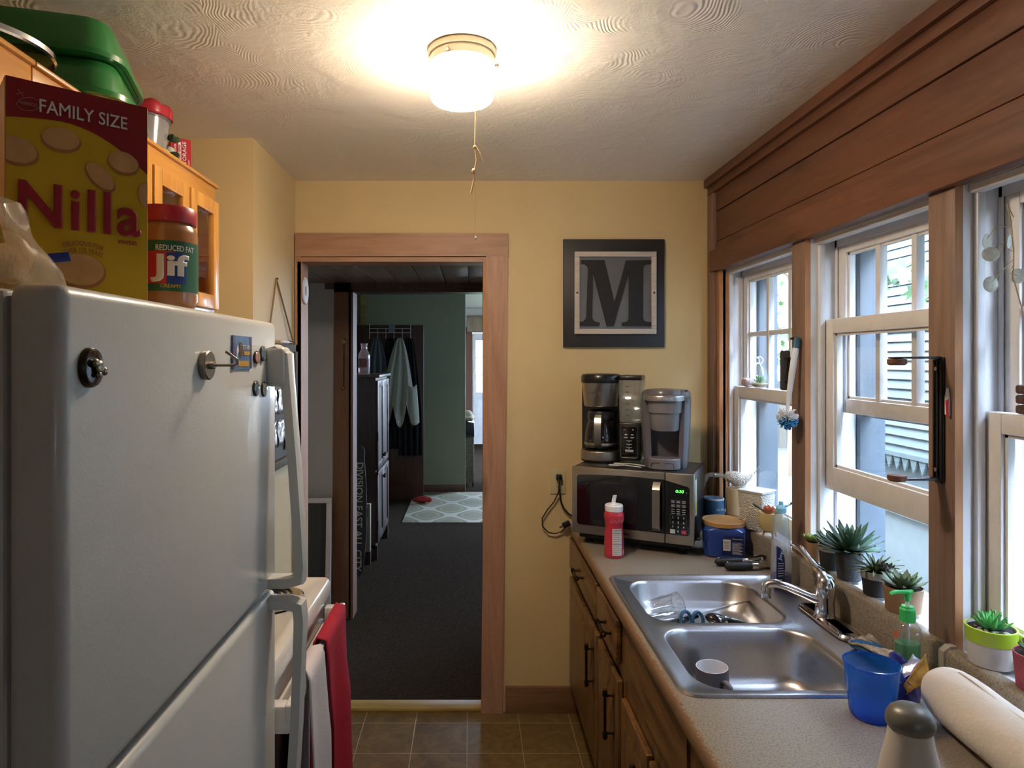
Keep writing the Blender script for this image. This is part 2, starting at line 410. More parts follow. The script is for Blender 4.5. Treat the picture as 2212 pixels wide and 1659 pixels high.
for z in (1.2, 1.59): b.box(.65, 1.05, -4.275, -4.235, z, z + .06, .003)
struct('window_6', b, M['sash_paint']); portal((.85, -4.33, 1.42), (PI / 2, 0, 0), .4, .45)  # small window added behind the camera as fill light
WIN = [(2.273, 2.94), (1.594, 2.182), (.92, 1.506)]
ZS, ZH = .945, 1.992
b = MB(); b.box(1.103, 1.25, -4.3, 3.15, 0, ZS - .03); b.box(1.103, 1.25, -4.3, 3.15, ZH, ZC + .1)
for y0, y1 in ((2.94, 3.15), (2.182, 2.273), (1.506, 1.594), (-4.3, .92)): b.box(1.103, 1.25, y0, y1, ZS - .03, ZH)
struct('wall_right', b, M['white_paint'])
# boards on the window wall
b = MB(); b.box(XT, 1.103, 2.182, 2.273, .90, ZH, .002); b.mi = 1
b.poly([(XT, 2.1815, .90), (1.103, 2.1815, .90), (1.103, 2.1815, ZH), (XT, 2.1815, ZH)]); struct('trim_1', b, [M['firz'], M['rawlitz']])  # near side face painted paler for the window light on it
b = MB(); b.box(XT, 1.103, 1.506, 1.594, .90, ZH, .002); b.mi = 1
b.poly([(XT, 1.5055, .90), (1.103, 1.5055, .90), (1.103, 1.5055, ZH), (XT, 1.5055, ZH)]); struct('trim_2', b, [M['firz'], M['rawlitz']])  # same paler side face: window light put into the wood colour
struct('trim_3', MB().box(XT, 1.103, .80, .92, .90, ZH, .002), M['firz'])
b = MB(); b.box(XT + .002, 1.115, 2.94, 2.972, .90, ZH, .001); b.box(1.115, 1.132, 2.938, 2.972, .90, ZH, .001); b.mi = 1; b.box(1.072, XT + .02, 2.972, 3.05, .90, ZC - .01, .002)
struct('trim_4', b, [M['rawlitz'], M['firz']])  # boards facing the camera are paler, window light painted into them
b = MB(); b.box(1.064, 1.103, -1.6, 3.0, ZH - .003, 2.082, .002); struct('trim_5', b, M['fir'])
b = MB()
for z0, z1, x in ((2.080, 2.118, 1.082), (2.121, 2.252, 1.086), (2.255, 2.342, 1.083)): b.box(x, 1.103, -1.6, 3.0, z0, z1, .003)
struct('trim_6', b, M['fir'])
b = MB(); b.box(1.066, 1.103, -1.6, 3.03, 2.338, 2.372, .003); b.box(1.052, 1.103, -1.6, 3.04, 2.372, ZC, .003); struct('trim_7', b, M['fir'])
# doorway casing of the back wall, following its slight lean
def board(name, pts, y0, y1, m):
    q = [ony(px, py, y0) for px, py in pts]
    for p in q: p.z = max(p.z, 0.001)
    bb = MB().hull(q, [V((p.x, y1, p.z)) for p in q]); return struct(name, bb, m)
board('trim_8', [(637, 503), (1098, 504), (1098, 553), (637, 554)], 3.026, YB, M['firx'])
board('trim_9', [(1050, 553), (1097, 553), (1086, 1575), (1039, 1575)], 3.028, YB, M['casez'])
board('trim_10', [(637, 554), (650, 554), (650, 1600), (637, 1600)], 3.03, YB, M['casez'])
b = MB(); b.box(-.785, -.768, 3.03, 3.16, 0, 2.048); b.box(.053, .067, 3.03, 3.16, 0, 2.048); struct('trim_11', b, M['rawlitz'])
struct('trim_12', MB().box(-.785, .067, 3.028, 3.16, 2.040, 2.06), M['firx'])
struct('baseboard_back', MB().box(.155, .54, 3.03, YB, 0, .118, .002), M['basewood'])
struct('trim_13', MB().box(-.768, .053, 3.045, 3.125, 0, .016, .004), M['bare'])

# windows
def window(n, y0, y1, zlo, zup=1.43):
    r = thing('window_%d' % n, None, None, (1.145, (y0 + y1) / 2, ZS)); tag(r, kind='structure')
    W = dict(parent=r, world=True)
    j = MB()       # stops and beads on both jambs and the head
    for x0, x1 in ((1.126, 1.144), (1.181, 1.185)):
        j.box(x0, x1, y0, y0 + .014, ZS, ZH, .002); j.box(x0, x1, y1 - .014, y1, ZS, ZH, .002)
    j.box(1.115, 1.144, y0, y1, ZH - .02, ZH, .003); j.box(1.181, 1.185, y0, y1, ZH - .03, ZH)
    j.build('jamb_bead', M['white_paint'], **W)
    def sash(nm, x0, x1, z0, z1, bot, top, muntin):
        s = MB(); st = .046; a, c = y0 + .006, y1 - .006
        s.box(x0, x1, a, a + st, z0, z1, .003); s.box(x0, x1, c - st, c, z0, z1, .003)
        s.box(x0, x1, a + st, c - st, z0, z0 + bot, .003); s.box(x0, x1, a + st, c - st, z1 - top, z1, .003)
        xm = (x0 + x1) / 2   # glazing bead
        for q in (a + st, c - st - .008): s.box(x0 + .009, xm + .006, q, q + .008, z0 + bot, z1 - top)
        s.box(x0 + .009, xm + .006, a + st, c - st, z0 + bot, z0 + bot + .008); s.box(x0 + .009, xm + .006, a + st, c - st, z1 - top - .008, z1 - top)
        if muntin:
            for k in (1, 2):
                q = a + st + (c - a - 2 * st) * k / 3; s.box(x0 + .004, x1 - .004, q - .011, q + .011, z0 + bot, z1 - top, .003)
            zm = (z0 + bot + z1 - top) / 2; s.box(x0 + .006, x1 - .006, a + st, c - st, zm - .010, zm + .010, .003)
        so = s.build(nm, M['sash_paint'], **W)
        MB().box(xm - .001, xm + .001, a + st - .004, c - st + .004, z0 + bot - .004, z1 - top + .004).build('pane', M['clear'], parent=so, world=True, smooth=0)
    sash('upper_sash', 1.187, 1.219, zup, ZH - .004, .045, .05, True)
    sash('lower_sash', 1.147, 1.180, zlo, zlo + (.535 if n != 2 else .545), .075, .046, False)
    s = MB(); q = M['storm']
    for a, c in ((y0 - .02, y0 + .02), (y1 - .02, y1 + .02)): s.box(1.252, 1.335, a, c, ZS - .05, ZH + .03, .003)
    s.box(1.252, 1.335, y0, y1, ZH - .012, ZH + .03); s.box(1.262, 1.292, y0, y1, 1.415, 1.470, .003)
    s.build('storm_frame', q, **W)
    MB().hull([(1.14, y0, ZS), (1.14, y1, ZS), (1.34, y1, ZS - .03), (1.34, y0, ZS - .03)], [(1.14, y0, ZS - .03), (1.14, y1, ZS - .03), (1.34, y1, ZS - .06), (1.34, y0, ZS - .06)]).build('outer_sill', M['white_paint'], **W)
M['storm'] = mat('storm_frame_paint', '4A545C', .5, var=.1)
window(1, *WIN[0], ZS + .004); window(2, *WIN[1], 1.183); window(3, *WIN[2], ZS + .004)
struct('trim_14', MB().box(1.070, 1.147, .86, 2.975, ZS - .025, ZS, .004), M['white_paint'])     # inner sill board

# ------------------------------------------------------------------ rooms beyond the doorway
struct('floor_hall', MB().box(-2.2, 2.4, 3.06, 13.2, -.1, .004), M['carpet'])
b = MB(); x = -1.3
while x < .9:
    b.box(x, x + .139, 3.15, 4.14, 2.07, 2.09, .003); x += .143
b.box(-1.3, .9, 3.15, 4.14, 2.088, 2.12); struct('ceiling_passage', b, M['plankdark'])
b = MB(); b.box(-1.5, -.84, 4.14, 4.24, 0, 2.6); b.box(.42, 1.5, 4.14, 4.24, 0, 2.6); b.box(-.84, .42, 4.14, 4.24, 2.03, 2.6)
struct('wall_passage', b, M['greywall'])
struct('wall_passage_left', MB().box(-1.5, -1.32, 3.15, 4.14, 0, 2.2), M['greywall'])
struct('wall_passage_right', MB().box(.70, .8, 3.15, 4.14, 0, 2.2), M['greywall'])
b = MB(); b.hull([ony(px, py, 4.12) for px, py in ((722, 600), (758, 600), (757, 1336), (717, 1336))], [V((p.x, 4.14, p.z)) for p in [ony(px, py, 4.12) for px, py in ((722, 600), (758, 600), (757, 1336), (717, 1336))]])
b.mi = 1; b.box(-.752, -.726, 4.12, 4.26, 0, 2.03)
struct('trim_15', b, M['darkz'])
b = MB(); b.box(-.9, .5, 4.12, 4.14, 2.03, 2.075); b.box(-.84, .42, 4.12, 4.26, 2.012, 2.03); struct('trim_16', b, M['doordark'])
struct('ceiling_hall', MB().box(-2.2, 2.4, 4.14, 13.2, 2.55, 2.6), M['hallwhite'])
struct('wall_hall_left', MB().box(-1.5, -1.38, 4.24, 8.2, 0, 2.6), M['greenwall'])
struct('wall_hall_green', MB().box(-1.5, -.072, 8.1, 8.22, 0, 2.6), M['greenwall'])
struct('baseboard_hall', MB().box(-1.38, -.075, 8.08, 8.1, 0, .085, .002), M['darkz'])
struct('trim_17', MB().box(-1.33, -1.27, 8.07, 8.1, 0, 2.5), M['bare'])
HW_ADDED = ((5.3, 7.7), (8.8, 11.2))  # two large window openings added out of view to light the hall
b = MB(); b.box(1.3, 1.42, 4.24, 5.3, 0, 2.6); b.box(1.3, 1.42, 7.7, 8.8, 0, 2.6); b.box(1.3, 1.42, 11.2, 13.2, 0, 2.6)
for y0, y1 in HW_ADDED: b.box(1.3, 1.42, y0, y1, 0, .55); b.box(1.3, 1.42, y0, y1, 2.35, 2.6)
struct('wall_hall_right', b, M['hallwhite'])
b = MB(); b.box(-2.2, .02, 12.6, 12.7, 0, 2.6); b.box(.90, 2.4, 12.6, 12.7, 0, 2.6); b.box(.02, .9, 12.6, 12.7, 2.1, 2.6)
struct('wall_hall_end', b, M['hallwhite'])
struct('wall_hall_side', MB().box(-2.2, -2.1, 8.2, 12.7, 0, 2.6), M['hallwhite'])
for k, (y0, y1) in enumerate(HW_ADDED):
    b = MB()
    for y in (y0, (y0 + y1) / 2 - .03, y1 - .06): b.box(1.33, 1.38, y, y + .06, .55, 2.35)
    for z in (.55, 1.4, 2.30): b.box(1.33, 1.38, y0, y1, z, z + .05)
    struct('window_%d' % (4 + k), b, M['sash_paint'])  # frames of the added hall windows, never in view
    portal((1.44, (y0 + y1) / 2, 1.45), (0, PI / 2, 0), 1.8, y1 - y0)
# white entry door with a divided light
d = thing('door_1', None, None, (.46, 12.6, 0)); tag(d, kind='structure')
b = MB(); x0, x1 = .02, .9
b.box(x0, x1, 12.58, 12.62, .01, .98); b.box(x0, x1, 12.58, 12.62, 1.95, 2.09); b.box(x0, .09, 12.58, 12.62, .98, 1.95); b.box(.83, x1, 12.58, 12.62, .98, 1.95)
for a, c in ((.12, .42), (.50, .80)): b.box(a, c, 12.57, 12.58, .15, .85, .004)
b.build('door_slab', M['white_pl'], d, world=True)
b = MB()
for k in range(1, 4): x = .09 + .74 * k / 4; b.box(x - .01, x + .01, 12.585, 12.61, .98, 1.95)
for k in range(1, 3): z = .98 + .97 * k / 3; b.box(.09, .83, 12.585, 12.61, z - .01, z + .01)
b.build('muntins', M['white_pl'], d, world=True)
MB().box(.09, .83, 12.60, 12.603, .98, 1.95).build('pane', M['clear'], d, world=True)
b = MB(); b.box(-.10, .02, 12.55, 12.6, 0, 2.18); b.box(-.10, 1.0, 12.55, 12.6, 2.1, 2.2); struct('trim_18', b, M['darkz'])
portal((.46, 12.72, 1.46), (-PI / 2, 0, 0), .8, 1.0)

# ------------------------------------------------------------------ outside the windows
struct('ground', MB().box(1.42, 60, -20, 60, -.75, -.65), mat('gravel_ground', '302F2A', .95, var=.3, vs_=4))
struct('ground_yard', MB().box(-20, 1.42, 13.3, 60, -.75, -.65), mat('grass_yard', '7C8B5A', .95, var=.3, vs_=4))
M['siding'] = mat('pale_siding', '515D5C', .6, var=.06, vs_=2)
nb = thing('neighbour_house', 'pale clapboard house wall outside with scalloped edge above plain skirting', 'house', (3.9, 3.3, -.65))
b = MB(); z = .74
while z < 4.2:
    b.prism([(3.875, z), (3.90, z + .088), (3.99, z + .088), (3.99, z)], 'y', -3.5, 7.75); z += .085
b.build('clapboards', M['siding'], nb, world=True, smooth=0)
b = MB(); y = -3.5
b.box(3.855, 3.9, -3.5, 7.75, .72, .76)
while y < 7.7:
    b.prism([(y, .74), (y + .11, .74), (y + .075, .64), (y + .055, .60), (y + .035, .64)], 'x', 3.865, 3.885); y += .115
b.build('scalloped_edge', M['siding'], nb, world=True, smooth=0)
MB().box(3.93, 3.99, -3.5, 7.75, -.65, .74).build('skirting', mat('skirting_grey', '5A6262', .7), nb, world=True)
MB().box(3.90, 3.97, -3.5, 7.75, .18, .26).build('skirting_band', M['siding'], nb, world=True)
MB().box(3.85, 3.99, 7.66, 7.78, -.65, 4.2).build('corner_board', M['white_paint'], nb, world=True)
MB().box(3.45, 8, -3.8, 8.1, 4.15, 4.3).build('added_eave', M['white_paint'], nb, world=True)  # unseen eave, added to shade the siding
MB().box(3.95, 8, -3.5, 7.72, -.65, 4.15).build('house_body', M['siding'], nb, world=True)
fe = thing('yard_fence', 'pale board fence across the yard beyond the neighbour house', 'fence', (7, 17, -.65))
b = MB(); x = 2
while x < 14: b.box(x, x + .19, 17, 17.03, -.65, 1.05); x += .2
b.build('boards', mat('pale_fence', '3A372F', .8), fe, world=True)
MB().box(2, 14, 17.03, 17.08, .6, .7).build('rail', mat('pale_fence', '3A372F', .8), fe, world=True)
# maple twig close outside the middle window and a young tree in the yard
M['leaf'] = mat('maple_leaf', '2F4F20', .6, var=.25, vs_=8)
def leafpoly(c, r, n, t):
    n = V(n).normalized(); a = n.orthogonal().normalized(); q = n.cross(a); pts = []
    for k in range(14):
        g = t + 2 * PI * k / 14; rr = r * (1 if k % 2 == 0 else .52) * (.35 if k == 0 else 1)
        pts.append(V(c) + a * rr * cos(g) + q * rr * sin(g))
    return pts
mt = thing('maple_branch', 'leafy green maple twig outside the upper middle window', 'branch', (2.6, 4.2, 1.8))
b = MB(); b.tube([(2.9, 3.2, 2.35), (2.75, 3.8, 2.15), (2.62, 4.3, 2.08)], .006, 5); b.build('twig', mat('bark', '6A5A48', .9), mt, world=True)
b = MB(); rnd = random.Random(3)
for k in range(30):
    t = rnd.random(); c = ony(1850 + 175 * t, 575 + 60 * rnd.random(), 4.1 - .5 * t + .2 * rnd.random())
    b.poly(leafpoly(c, .06 + .025 * rnd.random(), (-.7 + .8 * (rnd.random() - .5), -.5 + .8 * (rnd.random() - .5), .6), rnd.random() * 6))
tag(b.build('foliage', M['leaf'], mt, world=True, smooth=0), kind='stuff')
tr = thing('young_tree', 'small leafy tree in the bright yard seen through the far window', 'tree', (6.2, 13, -.65))
b = MB(); b.tube([(6.2, 13, -.65), (6.25, 13, 1.5), (6.15, 13.1, 3.2), (6.3, 13, 5)], [.09, .07, .05, .02], 7)
for k in range(9):
    z = 1.8 + k * .35; a = k * 2.4; b.tube([(6.2, 13, z), (6.2 + .7 * cos(a), 13 + .7 * sin(a), z + .35), (6.2 + 1.2 * cos(a), 13 + 1.2 * sin(a), z + .75)], [.03, .02, .008], 5)
b.build('trunk', mat('bark', '6A5A48', .9), tr, world=True)
b = MB()
for k in range(420):
    a = rnd.random() * 2 * PI; z = 1.5 + rnd.random() * 4; rr = 1.5 * math.sqrt(rnd.random()) * (1 - abs(z - 3.3) / 3.4)
    b.poly(leafpoly((6.2 + rr * cos(a), 13 + rr * sin(a), z), .07 + .06 * rnd.random(), (rnd.random() - .5, -.6, rnd.random() - .3), rnd.random() * 6))
tag(b.build('foliage', M['leaf'], tr, world=True, smooth=0), kind='stuff')
# ------------------------------------------------------------------ refrigerator
fx, fy0, fy1 = -.411, .676, 1.416
fr = thing('refrigerator', 'white top-freezer refrigerator with magnets on its door', 'refrigerator', (-.80, 1.046, 0))
MB().box(-1.18, -.475, fy0 + .006, fy1 - .006, .05, FT - .012, .008).build('body', M['fridge'], fr, world=True)
MB().box(-1.15, -.50, fy0 + .03, fy1 - .03, 0, .06).build('base_grille', M['blackmatte'], fr, world=True)
MB().box(-.482, -.468, fy0 + .012, fy1 - .012, .08, FT - .02).build('gasket', mat('grey_gasket', '8B8A88', .6), fr, world=True)
def fdoor(nm, z0, z1):
    o = MB().box(-.470, fx, fy0, fy1, z0, z1, .014, 4).build(nm, M['fridge'], fr, world=True); return o
fz = fdoor('freezer_door', 1.131, FT - .008); fd = fdoor('fridge_door', .085, 1.119)
def handle(path, door, ya):
    """flat bar swept down the door edge, returning to the door at both ends"""
    L = []
    for i, (x, z, wd, th) in enumerate(path):
        a = path[max(i - 1, 0)]; c = path[min(i + 1, len(path) - 1)]; t = V((c[0] - a[0], 0, c[1] - a[1])).normalized(); nn = V((-t.z, 0, t.x))
        ring = []
        for s, q in ((-1, -1), (-.55, -1.25), (.55, -1.25), (1, -1), (1, 1), (-1, 1)):
            ring.append(V((x, ya, z)) + V((0, wd * s, 0)) + nn * (th * -q * .8))
        L.append(ring)
    MB().loops(L).build('handle', M['fridge'], door, world=True, smooth=50)
ya = 1.375
handle([(-.415, 1.606, .026, .018), (-.395, 1.612, .026, .018), (-.382, 1.606, .024, .016), (-.377, 1.57, .022, .012), (-.369, 1.48, .021, .011), (-.361, 1.38, .021, .011), (-.354, 1.28, .021, .011), (-.349, 1.18, .021, .012), (-.352, 1.152, .021, .014), (-.375, 1.146, .02, .012), (-.415, 1.146, .02, .012)], fz, ya)
MB().box(-.414, -.374, 1.345, 1.397, 1.545, 1.625, .010, 3).build('handle_mount', M['fridge'], fz, world=True)
handle([(-.415, 1.103, .02, .011), (-.375, 1.103, .02, .012), (-.352, 1.097, .021, .014), (-.349, 1.07, .021, .012), (-.352, .98, .021, .011), (-.357, .86, .021, .011), (-.364, .75, .021, .011), (-.376, .65, .022, .012), (-.392, .60, .024, .016), (-.415, .60, .026, .018)], fd, ya)
# magnets on the freezer door
mx = fx + .0005
def dome(nm, px, py, ry, rz, h, rim, face, label, flecks=None, group=None):
    c = onx(px, py, mx); t = thing(nm, label, 'magnet', c, 0, group, (0, PI / 2, 0))
    MB().lathe([(1.0, 0), (1.0, h * .45), (.93, h * .75)], seg=32, sx=rz, sy=ry).build('rim', rim, t)
    g = MB().lathe([(.93, h * .6), (.86, h * .82), (.6, h * .98), (.3, h * 1.03), (0, h * 1.05)], seg=32, sx=rz, sy=ry).build('face', face, t)
    return t
M['slate'] = mat('slate_glass', '5E6C78', .08, coat=1, var=.35, vs_=90)
M['pearl'] = mat('speckled_glass', 'A7A58F', .1, coat=1, var=.55, vs_=160)
M['rose'] = mat('pink_glass', 'C58F7A', .08, coat=1, var=.3, vs_=60)
t = dome('oval_magnet', 191, 794, .0195, .0215, .009, M['bronze'], mat('tin_face', '6A6A6E', .16, .9, var=.3, vs_=60), 'large oval metal magnet alone near the fridge hinge side')
t.location = onx(191, 794, mx)
b = MB()
for a, c, r in ((0, 0, .008), (.004, .009, .005), (-.005, -.008, .005), (.008, -.002, .004)): b.sph((a, c, .0125), r, r, .003, 10, 6)
b.build('embossed_flower', M['nickel'], t)
for nm, px, py, f, lb in (('glass_magnet', 553, 772, M['rose'], 'small pink glass magnet, left one of the upper pair'), ('glass_magnet', 566, 764, M['slate'], 'small slate blue glass magnet, right one of the upper pair'),
                      ('glass_magnet', 551, 839, M['slate'], 'small slate grey glass magnet, left one of the lower pair'), ('glass_magnet', 569, 841, M['pearl'], 'small speckled cream glass magnet, right one of the lower pair')):
    dome(nm, px, py, .0165, .0150 if f is not M['rose'] else .0125, .0052, M['black'], f, lb, group='glass magnets by the handle')
c = onx(440, 789, mx); t = thing('magnetic_hook', 'round nickel magnet with bent hook sticking out of freezer door', 'hook', c, 0, None, (0, PI / 2, 0))
MB().lathe([(0, 0), (.022, 0), (.0225, .002), (.0225, .009), (.021, .0105), (0, .0105)], seg=36).build('magnet_base', M['nickel'], t)
MB().lathe([(0, .010), (.006, .010), (.0055, .018), (0, .018)], seg=6).build('nut', M['nickel'], t)
MB().tube([(0, 0, .016), (0, 0, .030), (0, 0, .046), (-.003, .001, .051), (-.009, .001, .050), (-.017, 0, .040), (-.021, 0, .034)], .0022, 8).build('hook', M['nickel'], t)
q = [onx(px, py, mx) for px, py in ((500, 798), (541, 798), (541, 728), (500, 727))]
t = thing('picture_magnet', 'flat blue and yellow picture magnet between the hook and glass magnets', 'magnet', (mx, (q[0].y + q[1].y) / 2, q[0].z))
y0, y1 = q[0].y, q[1].y; z0, z1 = q[0].z, q[2].z
MB().box(mx, mx + .0022, y0, y1, z0, z1).build('card', mat('magnet_blue', '4D78A8', .3, var=.2, vs_=40), t, world=True, smooth=0)
wv = y1 - y0; hv = z1 - z0; o = V((mx + .0022 - t.location.x, y0 - t.location.y, 0)); A = dict(parent=t, o=o, u=(0, 1, 0), v=(0, 0, 1))
def S2(l, w=wv, h=hv): return [(a * w, b_ * h) for a, b_ in l]
for e_ in (rect(0, 0, .12, 1), rect(.9, 0, 1, 1)): decal('border', mat('magnet_purple', '5A4A70', .3), [S2(e_)], **A)
decal('figure', [mat('magnet_tan', 'C79A4A', .3), mat('magnet_brown', '5A3B2C', .3), mat('magnet_white', 'DADFE6', .3)],
      [(0, S2(rect(.28, .08, .85, .25))), (2, S2([(.17, .3), (.3, .55), (.24, .75), (.17, .6)])), (1, S2(ell(.4, .58, .10, .24, 16))), (0, S2(rect(.55, .42, .88, .54)))], **A)
text('TITAN', 'lettering', mat('magnet_white', 'DADFE6', .3), t, o + V((0, wv * .67, hv * .66)), (0, 1, 0), (0, 0, 1), wd=wv * .42, ht=hv * .14, bold=.02)

# ------------------------------------------------------------------ things on top of the refrigerator
TL, TR = V((-.609, .876)), V((-.478, .992)); du = (TR - TL); wB = du.length; ang = math.atan2(du.y, du.x)
cb = thing('cookie_box', 'yellow cookie box with dark red top band standing on the fridge', 'box', (TL.x, TL.y, FT), ang)
hB = .287; dB = .075
M['yel'] = mat('box_yellow', 'C9A321', .42, var=.03); M['red'] = mat('box_red', '8E1C24', .42, var=.03)
MB().box(0, wB, 0, dB, 0, hB, .0015, 1).build('carton', [mat('box_side_tan', 'B79A5C', .5)], cb)
A = dict(parent=cb, o=(0, -.0002, 0), u=(1, 0, 0), v=(0, 0, 1))
decal('front_panel', M['yel'], [rect(0.001, .001, wB - .001, hB - .001)], **A)
top = [(0.001, hB - .001), (.001, .232)] + [(wB * k / 14, .232 + .008 * sin(min(1, k / 6) * PI / 2) - .055 * max(0, (k - 5) / 9) ** 2.0) for k in range(1, 14)] + [(wB - .001, .187), (wB - .001, hB - .001)]
A['off'] = .0011; decal('top_band', M['red'], [top[::-1] if False else top], **A)
M['cookie'] = mat('cookie_print', 'C99A5E', .55, var=.12, vs_=30); M['cookie_d'] = mat('cookie_edge_print', 'A86F3C', .55, var=.1)
ck = []
for (cx, cy, rx, ry, ro) in ((.064, .215, .024, .0165, .05), (.142, .198, .021, .0165, -.1), (.112, .172, .0235, .013, -.75), (.012, .190, .026, .019, -.15), (.088, .038, .031, .024, 0)):
    def clip(pl): return [(min(max(a, .001), wB - .001), b_) for a, b_ in pl]
    ck.append((1, clip(ell(cx, cy - .0012, rx, ry, 36, ro)))); ck.append((0, clip(ell(cx - .0005, cy + .0012, rx * .93, ry * .9, 36, ro))))
ck.append((0, [(wB - .001, .135), (wB - .001, .175), (wB - .010, .172), (wB - .014, .158), (wB - .010, .143)]))
A['off'] = .0017
for k in range(0, 10, 2): decal('cookie_print', [M['cookie'], M['cookie_d']], ck[k:k + 2], **A)
decal('cookie_print', [M['cookie'], M['cookie_d']], ck[10:], **A)
tw = mat('print_white', 'DEDAD6', .5); U3, V3 = (1, 0, 0), (0, 0, 1)
tl = mat('print_faded_red', '9C5B33', .5); M['letter_red'] = mat('letter_red', '96202A', .42)
def T(s, m, x, z, w_, h_=None, **k): return text(s, k.pop('nm', 'lettering'), m, cb, (x, -.0035, z), U3, V3, wd=w_, ht=h_, **k)
T('FAMILY SIZE', tw, .092, .255, .108, .0180, bold=.012)
T('Nilla', M['letter_red'], wB * .51, .122, .150, .060, bold=.030, space=1.1)
T('WAFERS', M['letter_red'], .146, .0835, .026, .0058, bold=.03)
T('DELICIOUS FOR', tl, .090, .076, .052, .0068, arc=.06, bold=.02); T('OVER 125 YEARS', tl, .090, .0665, .050, .0068, arc=.055, bold=.01)
M['nab'] = mat('print_pale_red', 'B08078', .5); T('NABISCO', M['nab'], .026, .2535, .020, .0045, bold=.01).rotation_euler = (0, 0, 0)
b = MB(); e = ell(.026, .2535, .0135, .0085, 28, .35)
b.tube([(x, -.0032, z) for x, z in e], .0004, 4, closed=True); b.tube([(.020, -.0032, .262), (.014, -.0032, .270)], .0004, 4); b.tube([(.012, -.0032, .263), (.021, -.0032, .268)], .0004, 4)
b.build('oval_mark', M['nab'], cb)

jx, jy = -.523, 1.155
jr = thing('peanut_butter_jar', 'clear jar of peanut butter with red lid beside the yellow box', 'jar', (jx, jy, FT), math.radians(24))
J = .049
MB().lathe([(0, .001), (.040, 0), (.045, .004), (J, .014), (J, .128), (.047, .136), (.043, .143), (.042, .146), (0, .146)], seg=48).build('jar_body', mat('peanut_butter', '9C6738', .25, var=.12, vs_=20, coat=.8), jr)
b = MB().lathe([(0, .1455), (.0465, .1455), (.0475, .148), (.0475, .169), (.0455, .1725), (0, .173)], seg=64); b.build('lid', mat('red_lid', 'B02836', .35), jr)
def wrapband(nm, m, parent, R, a0, a1, z0, z1, n=24, shape=None):
    b = MB(); b.sheet(lambda u, v: (R * sin(a0 + (a1 - a0) * u), -R * cos(a0 + (a1 - a0) * u), z0 + (z1 - z0) * v), n, 1); return b.build(nm, m, parent)
lab = wrapband('label', mat('label_green', '1E5B3E', .4), jr, J + .0006, -PI, PI, .028, .112, 48)
wrapband('label_red_panel', mat('label_red', 'B1242F', .4), jr, J + .0011, -.75, .22, .040, .094)
wrapband('label_blue_panel', mat('label_blue', '2A3F86', .4), jr, J + .0012, -.02, .62, .040, .092)
def TJ(s, m, z, w_, h_, a=0, **k):
    return text(s, 'lettering', m, jr, (J * sin(a) * 1.0, -J * cos(a) - .0012, z), (cos(a), sin(a), 0), (0, 0, 1), wd=w_, ht=h_, wrap=J + .001, **k)
TJ('REDUCED FAT', tw, .0995, .064, .0095, bold=.015, a=.30); TJ('Jif', tw, .066, .062, .047, bold=.045, a=.10); TJ('CREAMY', mat('print_gold', 'D9A441', .4), .0365, .032, .0062, bold=.01, a=.12)

bg_ = thing('bread_bag', 'crinkled clear bread bag with yellow print at the fridge edge', 'bag', (-.56, .775, FT))
rnd = random.Random(5)
def bagf(u, v):
    a = 2 * PI * v; t = u
    R = .115 * (1 - .25 * t) * (1 + .06 * sin(5 * a + 7 * t) + .04 * sin(9 * a - 4 * t)); zz = .004 + .112 * t ** .9
    if t > .8: R *= 1 - (t - .8) * 3.6
    return (-.590 + R * cos(a) * .92 - .04 * t, .775 + R * sin(a) * .62, FT + zz * (1 + .08 * sin(3 * a)) if t > 0 else FT + .002)
b = MB(); b.sheet(bagf, 14, 48)
b.build('bag_film', thin('bag_film', (.95, .88, .76), .6, .06, .1, .26), bg_, world=True)
b = MB()
for k in range(5):
    zt = FT + .034; b.sph((-.655 + .028 * k, .785, zt), .015, .045, .032, 14, 8)
b.build('bread', mat('bread_slices', 'A98A5E', .9, var=.2, vs_=60, bmp=.4, bs=150), bg_, world=True)
b = MB(); b.sheet(lambda u, v: (-.572 + .078 * v - .012 * u, .712 - .012 * sin(v * PI), FT + .062 + .05 * u - .022 * v + .006 * sin(6 * v)), 6, 10)
b.build('yellow_print', mat('bag_yellow', 'D2A22C', .4), bg_, world=True, solid=.001)
tab = MB().box(-.012, .012, -.001, .001, -.006, .006, .001).build('closure_tab', mat('blue_tab', '2B3B8C', .4), bg_)
p = ony(128, 556, .845); tab.location = p - bg_.location; tab.rotation_euler = (0, -.2, .7)

